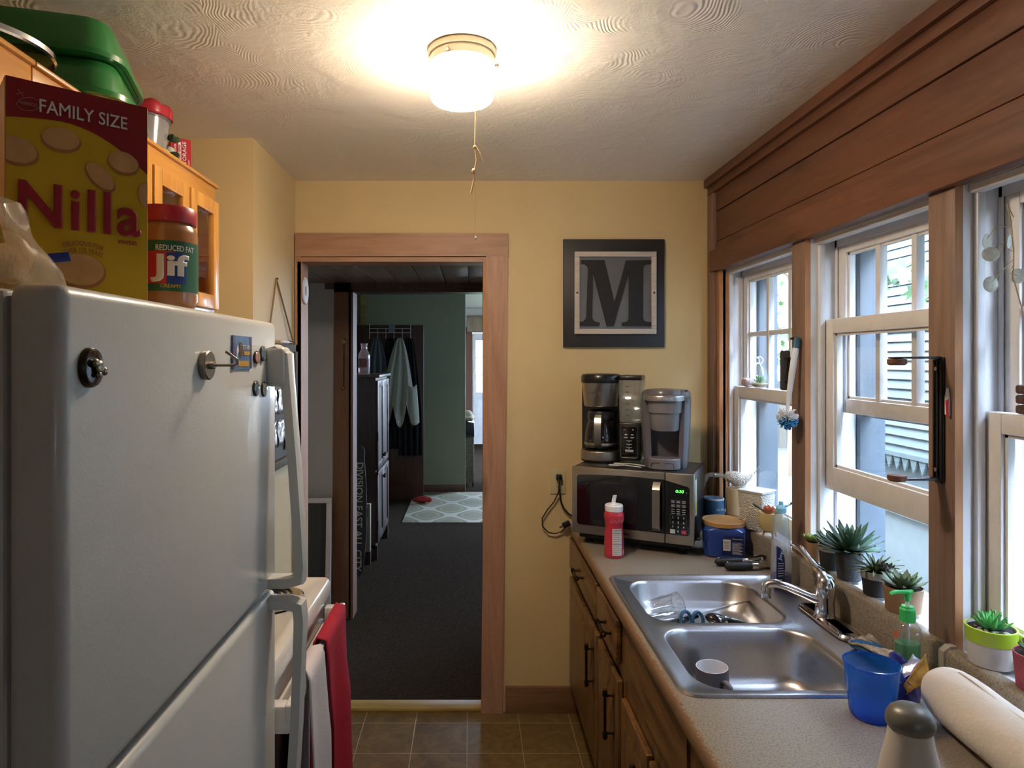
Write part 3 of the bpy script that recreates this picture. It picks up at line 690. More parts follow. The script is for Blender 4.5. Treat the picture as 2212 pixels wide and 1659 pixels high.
# ------------------------------------------------------------------ upper cabinets and what stands on them
ZU = 2.14; xc = -.80
def upper(y0, y1, nd, label, glass):
    t = thing('upper_cabinet', label, 'cabinet', (-1.02, (y0 + y1) / 2, 1.74), 0, None)
    b = MB(); b.box(-1.249, xc + .002, y0, y1, 1.74, 1.76); b.box(-1.249, xc + .002, y0, y1, ZU - .03, ZU - .012); b.box(-1.249, -1.235, y0, y1, 1.76, ZU - .03)
    for y in (y0, y1 - .018): b.box(-1.235, xc, y, y + .018, 1.76, ZU - .03)
    b.box(-1.235, -.84, y0, y1, 1.93, 1.945)
    b.build('carcass', M['piney'], t, world=True)
    MB().box(xc - .018, xc + .006, y0, y1, ZU - .065, ZU - .008, .003).build('top_rail', M['piney'], t, world=True)
    MB().box(-1.249, xc + .014, y0, y1 + (.012 if glass else 0), ZU - .010, ZU, .003).build('top_board', M['piney'], t, world=True)
    wdt = (y1 - y0) / nd
    for k in range(nd):
        a, c = y0 + k * wdt + .006, y0 + (k + 1) * wdt - .006; st = .042
        d = MB(); z0, z1 = 1.752, ZU - .058
        for q0, q1 in ((a, a + st), (c - st, c)): d.box(xc + .001, xc + .020, q0, q1, z0, z1, .003)
        for q0, q1 in ((z0, z0 + st), (z1 - st, z1)): d.box(xc + .001, xc + .020, a + st, c - st, q0, q1, .003)
        if not glass: d.box(xc + .003, xc + .012, a + st, c - st, z0 + st, z1 - st)
        do = d.build('door', M['pine'], t, world=True)
        if glass: MB().box(xc + .006, xc + .009, a + st - .003, c - st + .003, z0 + st - .003, z1 - st + .003).build('pane', M['clear'], do, world=True, smooth=0)
    return t
upper(1.215, 2.085, 4, 'golden pine wall cabinet with glass doors above the stove', True)
upper(.30, 1.213, 3, 'golden pine wall cabinet above the fridge under green bins', False)
M['green'] = mat('green_bin', '2F7A3C', .28, coat=.3, var=.05)
def rr(cx, cy, hx, hy, r, n=6):
    o = []
    for sx, sy, a0 in ((1, 1, 0), (-1, 1, PI / 2), (-1, -1, PI), (1, -1, 3 * PI / 2)):
        for k in range(n + 1):
            a = a0 + PI / 2 * k / n; o.append((cx + sx * (hx - r) + r * cos(a), cy + sy * (hy - r) + r * sin(a)))
    return o
def bin_(z, h, label, dx=0):
    t = thing('storage_bin', label, 'bin', (-.945 + dx, 1.475, z), math.radians(16), 'stacked green bins')
    L = []
    for k, (s, zz) in enumerate(((0, .0), (.0, .012), (-.006, .014), (-.010, h * .55), (-.014, h * .8), (-.022, h * .95), (-.038, h))):
        L.append([(x, y, zz) for x, y in rr(0, 0, .19 + s, .152 + s, .07 + s, 8)])
    MB().loops(L, cap0=True, cap1=True).build('tub', M['green'], t, smooth=40)
    b = MB(); q = [(x, y) for x, y in rr(0, 0, .290, .157, .074, 8)]
    b.loops([[(x, y, zz) for x, y in rr(0, 0, .19 + e, .152 + e, .07 + e, 8)] for e, zz in ((.002, 0), (.010, .001), (.011, .012), (.002, .014))], False, False, True)
    b.build('rim', M['green'], t)
    return t
bin_(ZU + .001, .082, 'lower upturned green storage bin on the pine cabinet'); bin_(ZU + .083, .090, 'upper upturned green storage bin just under the ceiling', -.012)
pl = thing('pot_lid', 'steel rimmed glass pot lid at the cabinet front edge', 'lid', (-.885, 1.19, ZU + .012), 0, None, (math.radians(0), math.radians(3), 0))
b = MB(); R = .125; b.lathe([(R, 0), (R + .004, .003), (R + .004, .012), (R - .003, .014)], seg=64, cap0=False, cap1=False); b.build('steel_rim', M['chrome'], pl)
MB().lathe([(R - .002, .011), (R * .85, .018), (R * .5, .026), (0, .030)], seg=48, cap0=False).build('glass', thin('lid_glass', (.75, .8, .78), .6, .1, .02), pl)
tb = thing('plastic_tub', 'round frosted plastic tub with red crumpled cover on the cabinet', 'tub', (-.885, 1.802, ZU + .001))
MB().lathe([(0, 0), (.052, 0), (.056, .004), (.066, .095), (.071, .097), (.071, .110), (.069, .112), (.066, .098), (.052, .006), (0, .004)], seg=40).build('tub_body', M['hazy'], tb)
b = MB(); b.sheet(lambda u, v: ((.073 - .07 * max(0, u - .35) / .65) * cos(2 * PI * v) * (1 + .03 * sin(14 * PI * v)), (.073 - .07 * max(0, u - .35) / .65) * sin(2 * PI * v) * (1 + .03 * sin(14 * PI * v)), .100 + .034 * min(1, u / .45) + .008 * sin(7 * v * 2 * PI) * u + .006 * u), 10, 60)
b.build('cover', mat('red_cover', 'A3202E', .35, var=.1), tb, solid=.0015)
tb.scale = (1.03, 1.03, 1.03)
pp = thing('faux_plant', 'little artificial plant with pale round buds between tub and red carton', 'plant', (-.838, 1.842, ZU + .001))
b = MB(); b.sph((0, -.01, .018), .016); b.sph((.006, .012, .034), .012); b.sph((-.02, .01, .017), .015); b.build('buds', mat('pale_bud', 'B9B5A2', .7), pp)
b = MB()
for k in range(9):
    a = k * 2.4; b.sph((.022 * cos(a), .022 * sin(a), .02 + .022 * (k % 3)), .016, .005, .009, 10, 6, MX.Rotation(a, 3, 'Z'))
b.build('leaves', mat('dark_faux_leaf', '2E4A2C', .6), pp)
sb = thing('bag_carton', 'small red carton of storage bags leaning on the cabinet', 'box', (-.853, 1.905, ZU + .001), 0, None, (math.radians(-4), 0, math.radians(31)))
wS, hS = .055, .092
MB().box(0, wS, 0, .11, 0, hS, .001, 1).build('carton', mat('carton_side_red', 'A8303A', .5), sb)
A = dict(parent=sb, o=(0, -.0003, 0), u=(1, 0, 0), v=(0, 0, 1)); cr = mat('carton_red', 'B3222F', .4)
decal('front_panel', cr, [rect(.001, .002, wS - .001, hS - .002)], **A)
A['off'] = .0013; decal('white_stripe', tw, [rect(.020, .012, .028, .080)], **A)
def TS(s, m, x, z, w_, h_): return text(s, 'lettering', m, sb, (x, -.0026, z), (0, 0, 1), (-1, 0, 0), wd=w_, ht=h_, bold=.02)
TS('STORAGE', tw, .036, .046, .074, .0105); TS('DOUBLE ZIPPER', cr, .024, .046, .055, .0048); TS('QUART', tw, .048, .020, .022, .005); TS('Diamonds', tw, .011, .050, .045, .007)
ct = thing('clear_tray', 'clear plastic tray at the far end of the cabinet top', 'tray', (-.93, 2.03, ZU + .001), .1)
b = MB(); b.loops([[(x, y, z) for x, y in rr(0, 0, hx, hy, .02, 4)] for hx, hy, z in ((.055, .042, 0), (.062, .049, .05), (.068, .054, .051))], True, False); b.build('tray_body', M['hazy'], ct, solid=.0012)
# things on the recess wall
fm = thing('hanging_frame', 'weathered wood frame hung by twine on the side wall', 'frame', (-.795, 2.80, 1.38))
y0, y1, z0, z1 = 2.575, 3.0, 1.155, 1.665; b = MB()
for a, c, d_, e in ((y0, y0 + .035, z0, z1), (y1 - .035, y1, z0, z1), (y0, y1, z0, z0 + .035), (y0, y1, z1 - .035, z1)): b.box(-.799, -.775, a, c, d_, e, .003)
b.build('frame_wood', wood('weathered_wood', '6B6152', '403A30', 'z', 2, .8, .3), fm, world=True)
MB().box(-.798, -.792, y0 + .03, y1 - .03, z0 + .03, z1 - .03).build('backing', mat('frame_backing', '4A4540', .7), fm, world=True)
b = MB(); rnd = random.Random(2)
for k in range(9):
    yy = y0 + .06 + .1 * (k % 4); zz = z0 + .06 + .14 * (k // 4 + .2 * rnd.random())
    b.sheet(lambda u, v: (-.788 + .006 * sin(9 * u + k) * sin(7 * v), yy + .085 * u, zz + .11 * v), 6, 6)
b.build('crinkled_packets', mat('foil_packet', 'C9C9CB', .2, .6, var=.2, vs_=50), fm, world=True, solid=.001)
b = MB(); pk = onx(597, 602, -.797); b.tube([(-.787, y0 + .02, z1), pk], .0035, 6); b.tube([pk, (-.787, y1 - .02, z1)], .0035, 6); b.build('twine', mat('jute_twine', '8A7350', .9), fm, world=True)
MB().lathe([(0, 0), (.004, 0), (.004, .012), (0, .012)], c=(-.80, pk.y, pk.z), seg=8, axis='x').build('nail', M['nickel'], fm, world=True)
mk = thing('marker_pen', 'white marker with black cap resting on the hanging frame', 'pen', (-.782, 2.84, z1 + .0075))
MB().lathe([(0, -.07), (.007, -.069), (.007, .03), (0, .03)], seg=12, axis='y').build('barrel', M['white_pl'], mk)
MB().lathe([(0, .03), (.0078, .03), (.0075, .07), (.004, .078), (0, .079)], seg=12, axis='y').build('cap', M['black'], mk)
ds = thing('door_medallion', 'round white medallion on the left door jamb', 'ornament', (-.767, 3.088, 1.915), 0, None, (0, PI / 2, 0))
MB().lathe([(.022, .001), (.022, .006), (.030, .008), (.054, .008), (.058, .004), (.058, .001)], seg=40, cap0=False, cap1=False, sx=1.1, sy=.85).build('ring', mat('medallion_white', 'D6D8DE', .5, var=.15, vs_=60), ds)
MB().lathe([(0, .001), (.024, .001), (.022, .005), (0, .006)], seg=24, sx=1.1, sy=.85).build('center', M['rawlitz'], ds)

# ------------------------------------------------------------------ stove with towels
sx1, sy0, sy1, sz = -.438, 1.432, 2.115, .915
st = thing('stove', 'white electric coil stove behind the refrigerator', 'stove', (-.80, 1.77, 0))
MB().box(-1.18, -.475, sy0 + .01, sy1 - .01, .03, .862).build('body', M['enamel'], st, world=True)
b = MB(); L = []
for hx, hy, z, r in ((.345, .330, .862, .02), (.371, .3415, .872, .025), (.371, .3415, .905, .025), (.364, .335, sz, .022), (.338, .310, sz, .03), (.322, .294, sz - .014, .04), (.20, .2, sz - .016, .1)):
    L.append([(x, y, z) for x, y in rr(-.809, (sy0 + sy1) / 2, hx, hy, r, 5)])
b.loops(L); b.build('cooktop', M['enamel'], st, world=True, smooth=50)
MB().box(-1.18, -1.10, sy0 + .01, sy1 - .01, .9, 1.06, .012).build('backguard', M['enamel'], st, world=True)
def burner(x, y, R):
    bn = MB(); bn.lathe([(R * 1.22, .002), (R * 1.2, .010), (R * 1.1, .008), (R * .9, -.004), (R * .3, -.006), (0, -.006)], (x, y, sz - .010), 40, cap0=False); o = bn.build('drip_pan', M['chrome'], st, world=True)
    pts = []
    for k in range(120):
        a = k * .21; r = R * (.18 + .78 * k / 119); pts.append((x + r * cos(a), y + r * sin(a), sz + .006))
    MB().tube(pts, .0048, 6).build('coil', M['blackmatte'], o, world=True)
burner(-.585, 1.93, .085); burner(-.60, 1.61, .098); burner(-.93, 1.93, .098); burner(-.93, 1.61, .085)
MB().box(-.475, -.452, sy0 + .012, sy1 - .012, .800, .862, .005).build('front_trim', M['enamel'], st, world=True)
od = MB().box(-.475, -.447, sy0 + .02, sy1 - .02, .19, .795, .008).build('oven_door', M['enamel'], st, world=True)
MB().box(-.450, -.4445, sy0 + .05, sy1 - .05, .24, .75, .004).build('oven_glass', mat('oven_glass', '2A1818', .12, coat=.6), od, world=True)
b = MB(); b.box(-.408, -.390, sy0 + .03, sy1 - .03, .806, .846, .006, 3)
for y in (sy0 + .05, sy1 - .05): b.box(-.450, -.395, y - .018, y + .018, .780, .842, .006)
b.build('oven_handle', M['enamel'], od, world=True)
MB().box(-.475, -.448, sy0 + .02, sy1 - .02, .04, .18, .006).build('drawer', M['enamel'], st, world=True)
def drape(nm, label, y0, y1, zf, zb, m, amp, seed, flare=0, wav=3, slant=0, hem=0):
    t = thing(nm, label, 'towel', (-.399, (y0 + y1) / 2, zf))
    lf, lb = .858 - zf, .858 - zb; tot = lf + lb + .03; rnd = random.Random(seed); ph = rnd.random() * 6
    def fn(u, v):
        s = u * tot; yy = y0 + (y1 - y0) * v
        if s < lb: x, z, h = -.4165, .858 - (lb - s), (lb - s); k = -.25
        elif s < lb + .03: a = PI * (s - lb) / .03; x, z, h = -.3995 - .017 * cos(a), .853 + .012 * sin(a), 0; k = 0
        else: h = s - lb - .03; x, z = -.3815, .850 - h; k = 1
        f = min(1, h / .22)
        x += k * (amp * f * sin(wav * 2 * PI * v + ph + 1.2 * h) + flare * f * h * .6 * (.4 + v)) + k * .006 * f
        yy = (y0 + y1) / 2 + (yy - (y0 + y1) / 2) * (1 + .10 * f * (1 if hem == 0 else hem)) + k * slant * h
        z -= k * .02 * f * sin(4 * v + ph) * min(1, h)
        return (x, yy, z)
    MB().sheet(fn, 46, 28).build('cloth', m, t, world=True, solid=.0045, smooth=80)
    return t
drape('red_towel', 'red quilted towel hanging over the oven handle', 1.775, 2.03, .40, .50, mat('red_quilt', 'A81E34', .85, var=.08, bmp=.4, bs=70), .012, 3, .05, 1.4, .0)
wt = drape('white_towel', 'white dish towel on the oven handle in front of red one', 1.585, 1.735, .44, .52, mat('white_cotton', 'D8CFD2', .9, var=.03, bmp=.3, bs=120), .006, 8, .02, 1, .0)
MB().box(-.372, -.3715, 1.70, 1.735, .455, .49).build('care_tag', tw, wt, world=True)
sl = thing('spray_bottle', 'pale bottle with dark cap at the stove back corner', 'bottle', (-.645, 2.085, .916))
MB().lathe([(0, 0), (.026, 0), (.028, .006), (.028, .09), (.012, .13), (.012, .14), (0, .14)], seg=20).build('bottle_body', M['hazy'], sl)
MB().lathe([(0, .14), (.014, .14), (.013, .165), (0, .166)], seg=16).build('cap', M['black'], sl)

# ------------------------------------------------------------------ ceiling lamp
lp = onz(998, 108, ZC); lt = thing('ceiling_lamp', 'round ribbed glass ceiling lamp, switched on', 'lamp', (lp.x, lp.y, ZC))
Rl = .084
MB().lathe([(Rl + .003, 0), (Rl + .006, -.006), (Rl + .005, -.016), (Rl - .002, -.018), (Rl - .002, -.022), (Rl + .001, -.024), (Rl + .001, -.040), (Rl - .006, -.042)], seg=64, cap0=True, cap1=True).build('fitter', mat('lamp_fitter', 'C9BDA6', .35, .25), lt)
def lampglass():
    m, n, p = base_mat('lit_ribbed_glass'); p.inputs['Base Color'].default_value = (.9, .85, .75, 1); p.inputs['Roughness'].default_value = .25
    p.inputs['Emission Color'].default_value = (1, .82, .62, 1); vec = mapping(n, (1, 1, 1)); sx = n.nodes.new('ShaderNodeSeparateXYZ'); n.links.new(vec, sx.inputs[0])     # the bulb hangs low in the bowl: its foot glows most
    mr = n.nodes.new('ShaderNodeMapRange'); mr.inputs[1].default_value = -.045; mr.inputs[2].default_value = -.135; mr.inputs[3].default_value = LAMP * .62; mr.inputs[4].default_value = LAMP * 1.6
    n.links.new(sx.outputs['Z'], mr.inputs[0]); n.links.new(mr.outputs[0], p.inputs['Emission Strength']); return m
prof = [(Rl - .006, -.036)]; z = -.040
for k in range(26): prof.append((Rl - .002 + .0016 * (k % 2) + .004 * sin(PI * k / 25), z - .0032 * k))
for k in range(1, 9): a = PI / 2 * k / 8; prof.append(((Rl - .022) + .021 * cos(a), -.121 - .017 * sin(a)))
for k in range(10): prof.append((.058 - .006 * k, -.138 - (.002 if k % 2 else 0)))
prof.append((0, -.139))
MB().lathe(prof, seg=72).build('glass_shade', lampglass(), lt)
for a in (.4, 2.5, 4.5):
    b = MB(); b.lathe([(0, Rl - .004), (.004, Rl - .004), (.004, Rl + .010), (.006, Rl + .010), (.006, Rl + .014), (0, Rl + .014)], seg=10, axis='x'); b.xf(MX.Translation((0, 0, -.033)) @ MX.Rotation(a - .2, 4, 'Z')); b.build('thumb_screw', M['nickel'], lt)
cx_, cy_ = .010, 1.700
pc = thing('pull_cord', 'knotted pull cord hanging from the ceiling lamp', 'cord', (cx_, cy_, 1.90))
b = MB(); zz = lambda py: CAMZ + (776 - py) * cy_ / F
b.tube([(cx_ + .002, cy_ + .02, 2.375), (cx_, cy_, 2.352), (cx_ + .001, cy_, zz(250)), (cx_ - .001, cy_, zz(318))], .0018, 6)
b.sph((cx_, cy_, zz(140)), .006, .006, .008); b.sph((cx_ - .001, cy_, zz(318)), .0045); b.sph((cx_ - .004, cy_, zz(370)), .0048, .0048, .008)
b.tube([(cx_ - .001, cy_, zz(318)), (cx_ + .004, cy_, zz(345)), (cx_ - .002, cy_, zz(372)), (cx_ - .004, cy_, zz(392)), (cx_ - .011, cy_, zz(418))], .0022, 6)
b.tube([(cx_ + .001, cy_, zz(317)), (cx_ + .010, cy_, zz(328)), (cx_ + .017, cy_, zz(350)), (cx_ + .019, cy_, zz(353)), (cx_ + .013, cy_, zz(333))], .0016, 6)
b.build('knotted_cord', mat('cotton_cord', 'C9AE82', .9), pc, world=True)
MB().tube([(cx_ - .004, cy_, zz(392)), (cx_ + .001, cy_, zz(420)), (cx_ + .001, cy_, zz(512))], .0005, 5).build('thin_thread', mat('cotton_cord', 'C9AE82', .9), pc, world=True)
MB().sph((cx_ + .001, cy_, zz(514)), .003, .003, .0045).build('bead', M['white_pl'], pc, world=True)
# ------------------------------------------------------------------ base cabinets and countertop
XFACE = .462
def pull_mb(L):
    b = MB(); b.tube([(0, 0, -L / 2), (0, 0, -L * .2), (0, 0, 0), (0, 0, L * .2), (0, 0, L / 2)], [.0042, .005, .0042, .005, .0042], 8)
    for s in (-1, 1):
        b.sph((0, 0, s * (L / 2 + .010)), .0078, .0078, .0095, 10, 8); b.lathe([(0, s * L / 2 - .004), (.0085, s * L / 2 - .003), (.0085, s * L / 2 + .002), (0, s * L / 2 + .003)], seg=10)
        b.tube([(0, 0, s * (L / 2 - .002)), (.020, 0, s * (L / 2 - .002)), (.026, 0, s * (L / 2 - .002))], [.005, .004, .007], 8)
    return b
_pull = {}
def pull(L, parent, x, y, z, horiz=False):
    if L not in _pull: o = pull_mb(L).build('pull', M['bronze']); _pull[L] = o
    else: o = _pull[L].copy(); C.objects.link(o)
    pp_ = parent.parent; o.parent = parent; o.location = V((x, y, z)) - pp_.location - parent.location
    if horiz: o.rotation_euler = (PI / 2, 0, 0)
    return o
def panel(nm, t, y0, y1, z0, z1, m, raised=True, thick=.020):
    """overlay front: framed slab with a raised field, front towards -x"""
    b = MB(); b.box(XFACE - thick, XFACE - .001, y0, y1, z0, z1, .005, 3)
    if raised:
        e = .045
        b.hull([(XFACE - thick - .001, y0 + e, z0 + e), (XFACE - thick - .001, y1 - e, z0 + e), (XFACE - thick - .001, y1 - e, z1 - e), (XFACE - thick - .001, y0 + e, z1 - e)],
               [(XFACE - thick - .008, y0 + e + .018, z0 + e + .018), (XFACE - thick - .008, y1 - e - .018, z0 + e + .018), (XFACE - thick - .008, y1 - e - .018, z1 - e - .018), (XFACE - thick - .008, y0 + e + .018, z1 - e - .018)])
    return b.build(nm, m, t, world=True)
ZT = CT - .04
def base(y0, y1, label):
    t = thing('base_cabinet', label, 'cabinet', (.76, (y0 + y1) / 2, 0), 0, None)
    b = MB(); b.box(XFACE, 1.05, y0, y1, .13, ZT - .16); b.box(XFACE, XFACE + .02, y0, y1, ZT - .16, ZT)
    if not (1.3 < y0 < 2.1):
        for y in (y0, y1 - .018): b.box(XFACE + .02, 1.05, y, y + .018, ZT - .16, ZT)
    b.build('carcass', M['knotty'], t, world=True)
    MB().box(.535, .555, y0, y1, 0, .13).build('toe_kick', M['hutch'], t, world=True)
    return t
HX = XFACE - .020 - .026
b1 = base(2.345, 3.028, 'knotty wood base cabinet against the far wall under the microwave')
d = panel('drawer', b1, 2.395, 3.022, .665, ZT - .012, M['knottyy'], False); pull(.095, d, HX, 2.70, .735, True)
d = panel('door', b1, 2.375, 3.022, .14, .625, M['knotty']); pull(.12, d, HX - .002, 2.415, .50)
b2 = base(2.005, 2.343, 'narrow knotty wood base cabinet between far cabinet and sink cabinet')
d = panel('drawer', b2, 2.055, 2.365, .665, ZT - .012, M['knottyy'], False); pull(.095, d, HX, 2.165, .735, True)
d = panel('door', b2, 2.035, 2.345, .14, .625, M['knotty']); pull(.12, d, HX - .002, 2.08, .50)
b3 = base(1.335, 2.003, 'knotty wood sink cabinet with two doors under plain panel')
MB().box(XFACE - .006, XFACE, 1.42, 1.99, .655, ZT - .006).build('false_front', M['knottyy'], b3, world=True)
d = panel('door', b3, 1.695, 1.985, .14, .60, M['knotty']); pull(.12, d, HX - .002, 1.725, .48)
d = panel('door', b3, 1.385, 1.675, .14, .60, M['knotty']); pull(.12, d, HX - .002, 1.645, .48)
b4 = base(.60, 1.333, 'nearest knotty wood base cabinet with a top drawer')
d = panel('drawer', b4, .66, 1.26, .655, ZT - .012, M['knottyy'], False); pull(.095, d, HX, .96, .735, True)
d = panel('door', b4, .66, 1.26, .14, .62, M['knotty']); pull(.12, d, HX - .002, 1.20, .48)

SX0, SX1, SY0, SY1 = .466, 1.052, 1.478, 2.312           # sink outline
ctp = thing('countertop', 'speckled beige laminate countertop with backsplash along the windows', 'countertop', (.76, 1.5, CT))
b = MB(); hx0, hx1, hy0, hy1 = SX0 + .02, SX1 - .012, SY0 + .02, SY1 - .02
nose = [(XF, CT - .012), (XF + .004, CT - .004), (XF + .014, CT), (hx0, CT), (hx0, CT - .04), (XF + .004, CT - .04), (XF, CT - .034)]
b.prism(nose, 'y', -.6, 3.045)
b.box(hx0, XB + .02, hy1, 3.045, CT - .04, CT); b.box(hx0, XB + .02, -.6, hy0, CT - .04, CT); b.box(hx1, XB + .02, hy0, hy1, CT - .04, CT)
b.build('slab', M['laminate'], ctp, world=True, smooth=60)
bsp = [(XB, CT - .001), (XB - .001, ZB - .012), (XB + .004, ZB - .003), (XB + .012, ZB), (XB + .030, ZB), (XB + .030, ZB - .006), (XB + .018, ZB - .006), (XB + .018, CT - .001)]
MB().prism(bsp, 'y', 1.512, 3.045).build('backsplash', M['laminate'], ctp, world=True, smooth=60)
MB().prism([(x - .008, z) for x, z in bsp], 'y', -.6, 1.502).build('backsplash', M['laminate'], ctp, world=True, smooth=60)
MB().prism([(XB - .013, CT), (XB - .013, ZB - .006), (XB + .002, ZB + .006), (XB + .018, ZB + .006), (XB + .018, CT)], 'y', 1.498, 1.516, .002).build('end_cap', mat('end_cap', 'A79F92', .5), ctp, world=True)

# ------------------------------------------------------------------ sink
sk = thing('sink', 'stainless double bowl drop-in sink under the middle window', 'sink', ((SX0 + SX1) / 2, (SY0 + SY1) / 2, CT))
b = MB(); bm = b.bm; zr = CT + .006
def ring(pts, z): return [bm.verts.new((x, y, z)) for x, y in pts]
def edges(r): return [bm.edges.get((r[i], r[(i + 1) % len(r)])) or bm.edges.new((r[i], r[(i + 1) % len(r)])) for i in range(len(r))]
cxs, cys, hxs, hys = (SX0 + SX1) / 2, (SY0 + SY1) / 2, (SX1 - SX0) / 2, (SY1 - SY0) / 2
def bridge(a, c):
    for i in range(len(a)): bm.faces.new((a[i], a[(i + 1) % len(a)], c[(i + 1) % len(a)], c[i]))
o0 = ring(rr(cxs, cys, hxs, hys, .045, 8), CT + .001); o1 = ring(rr(cxs, cys, hxs - .003, hys - .003, .044, 8), zr); o2 = ring(rr(cxs, cys, hxs - .016, hys - .016, .036, 8), zr + .0005); o3 = ring(rr(cxs, cys, hxs - .020, hys - .020, .034, 8), zr - .003)
bridge(o0, o1); bridge(o1, o2); bridge(o2, o3)
bowls = [(.512, .922, 1.894, 2.262, .100), (.512, .922, 1.508, 1.862, .150)]; holes = []
for x0, x1, y0, y1, dp in bowls:
    cx, cy, hx, hy = (x0 + x1) / 2, (y0 + y1) / 2, (x1 - x0) / 2, (y1 - y0) / 2; L = []
    for off, dz, r in ((0, 0, .085), (.005, .0025, .082), (.010, .010, .078), (.016, .06, .075), (.022, dp - .035, .072), (.028, dp - .018, .068), (.042, dp - .005, .06), (.065, dp, .05)):
        L.append(ring(rr(cx, cy, hx - off, hy - off, r, 8), zr - .003 - dz))
    for a, c in zip(L, L[1:]): bridge(a, c)
    bm.faces.new(L[-1][::-1]); holes.append(L[0])
E = edges(o3) + edges(holes[0]) + edges(holes[1])
bmesh.ops.triangle_fill(bm, use_beauty=True, use_dissolve=False, edges=E)
bmesh.ops.recalc_face_normals(bm, faces=bm.faces[:])
b.build('basin', M['steel'], sk, world=True, smooth=50)
for (x0, x1, y0, y1, dp) in bowls:
    MB().lathe([(.042, .001), (.040, .003), (.034, .002), (.03, -.004), (0, -.004)], ((x0 + x1) / 2, (y0 + y1) / 2, zr - .003 - dp), 32, cap0=False).build('drain', M['chrome'], sk, world=True)
# faucet
fy = 1.905; fc = thing('faucet', 'chrome single lever faucet behind the sink bowls', 'faucet', (1.003, fy, zr))
b = MB(); b.loops([[(x, y, z) for x, y in rr(0, -.015, hx, hy, .028, 6)] for hx, hy, z in ((.030, .130, 0), (.030, .130, .006), (.026, .126, .012), (.014, .11, .014))]); b.build('base_plate', M['chrome'], fc)
MB().lathe([(.031, .008), (.027, .016), (.0255, .03), (.0245, .060), (.0265, .066), (.0265, .090), (.025, .108), (.018, .122), (.008, .128), (0, .129)], seg=36).build('body', M['chrome'], fc)
b = MB(); pts = [(0, 0, .055), (-.03, .006, .062), (-.06, .014, .074), (-.10, .024, .089), (-.125, .031, .094), (-.142, .036, .091), (-.150, .038, .084)]
b.tube(pts, [.016, .0145, .013, .012, .012, .0125, .012], 14); b.lathe([(.0145, -.030), (.0145, -.006), (.0125, 0), (.0125, .008)], (-.150, .038, .082), 20)
b.build('spout', M['chrome'], fc, smooth=60)
b = MB()
def lev(t): return [(0.0, -.012, .112, .022, .020), (.0, .006, .126, .021, .014), (0, .045, .138, .015, .006), (0, .09, .150, .011, .0045), (.0, .125, .160, .012, .004), (-.002, .15, .166, .017, .0035), (-.004, .165, .168, .016, .003)][t]
L = []
for t in range(7):
    x, y, z, hw, ht = lev(t); L.append([(x + hw * cos(a), y + ht * .3 * sin(a), z + ht * sin(a)) for a in [2 * PI * k / 14 for k in range(14)]])
b.loops(L); b.build('lever', M['chrome'], fc, smooth=60)

# ------------------------------------------------------------------ things in the sink
zb1, zb2 = zr - .003 - .100, zr - .003 - .150
mg = thing('mug', 'grey mug with white inside standing in the near sink bowl', 'mug', (.632, 1.752, zb2 + .0015), math.radians(-58), None, (math.radians(3), 0, math.radians(-68)))
Rm, Hm = .041, .092
MB().lathe([(0, 0), (Rm - .003, 0), (Rm, .004), (Rm, Hm - .002), (Rm - .001, Hm)], seg=48, cap1=False).build('body', mat('mug_grey', '605A62', .35, coat=.3), mg)
MB().lathe([(Rm - .001, Hm), (Rm - .003, Hm), (Rm - .004, Hm - .003), (Rm - .004, .012), (Rm - .012, .006), (0, .005)], seg=48, cap0=False).build('lining', mat('mug_white', 'DCDCE0', .25, coat=.4), mg)
MB().tube([(Rm - .003, 0, .068), (Rm + .012, 0, .070), (Rm + .022, 0, .064), (Rm + .025, 0, .054), (Rm + .024, 0, .032), (Rm + .018, 0, .022), (Rm - .003, 0, .020)], .0058, 10, flat=1.3).build('handle', mat('mug_grey', '605A62', .35, coat=.3), mg, smooth=70)
gl = thing('drinking_glass', 'clear drinking glass lying on its side in the far bowl', 'glass', (.625, 2.165, zb1 + .0425), 0, None, (0, math.radians(84), math.radians(18)))
MB().lathe([(0, -.052), (.030, -.052), (.033, -.048), (.039, .05), (.0375, .052), (.0365, .05), (.031, -.036), (0, -.036)], seg=40).build('glass_body', thin('drinking_glass', (.93, .95, .95), .35, .10, .02, .04), gl)
b = MB()
for k in range(10):
    a = 2 * PI * k / 10; b.tube([(.0335 * cos(a), .0335 * sin(a), -.045), (.0375 * cos(a), .0375 * sin(a), .015)], .0012, 4)
b.lathe([(.0385, .048), (.0395, .051), (.0375, .0525)], seg=40, cap0=False, cap1=False); b.build('flutes', thin('glass_edges', (.9, .92, .93), .4, .25, .05, .1), gl)
kn = thing('kitchen_knife', 'wide kitchen knife lying across the far sink bowl', 'knife', (.735, 2.135, zb1 + .032), 0, None, (math.radians(-38), math.radians(-8), math.radians(18)))
b = MB(); P0 = [(-.02, -.012), (.0, -.024), (.10, -.026), (.15, -.016), (.185, .004), (.19, .010), (.10, .012), (-.02, .012)]
b.prism(P0, 'z', -.0009, .0009); b.build('blade', M['steelx'], kn)
MB().box(-.13, -.02, -.012, .012, -.008, .008, .004).build('handle', M['black'], kn)
sc = thing('scissors', 'blue handled scissors lying in the far sink bowl', 'scissors', (.690, 2.10, zb1 + .031), 0, None, (math.radians(72), math.radians(8), math.radians(15)))
b = MB()
for s in (-1, 1): b.tube([(s * .020 + .019 * cos(a), -.005 + .027 * sin(a), .002 * s) for a in [2 * PI * k / 20 for k in range(20)]], .0052, 8, closed=True)
b.build('handle_loops', mat('blue_handle', '2F5E80', .4), sc)
b = MB(); b.prism([(-.006, -.03), (.006, -.03), (.003, -.13), (-.001, -.15)], 'z', -.0012, .0012); b.build('blades', M['nickel'], sc)
sp_ = thing('serving_ladle', 'shiny black ladle lying in the far sink bowl', 'ladle', (.815, 2.085, zb1 + .020), 0, None, (0, math.radians(14), math.radians(-8)))
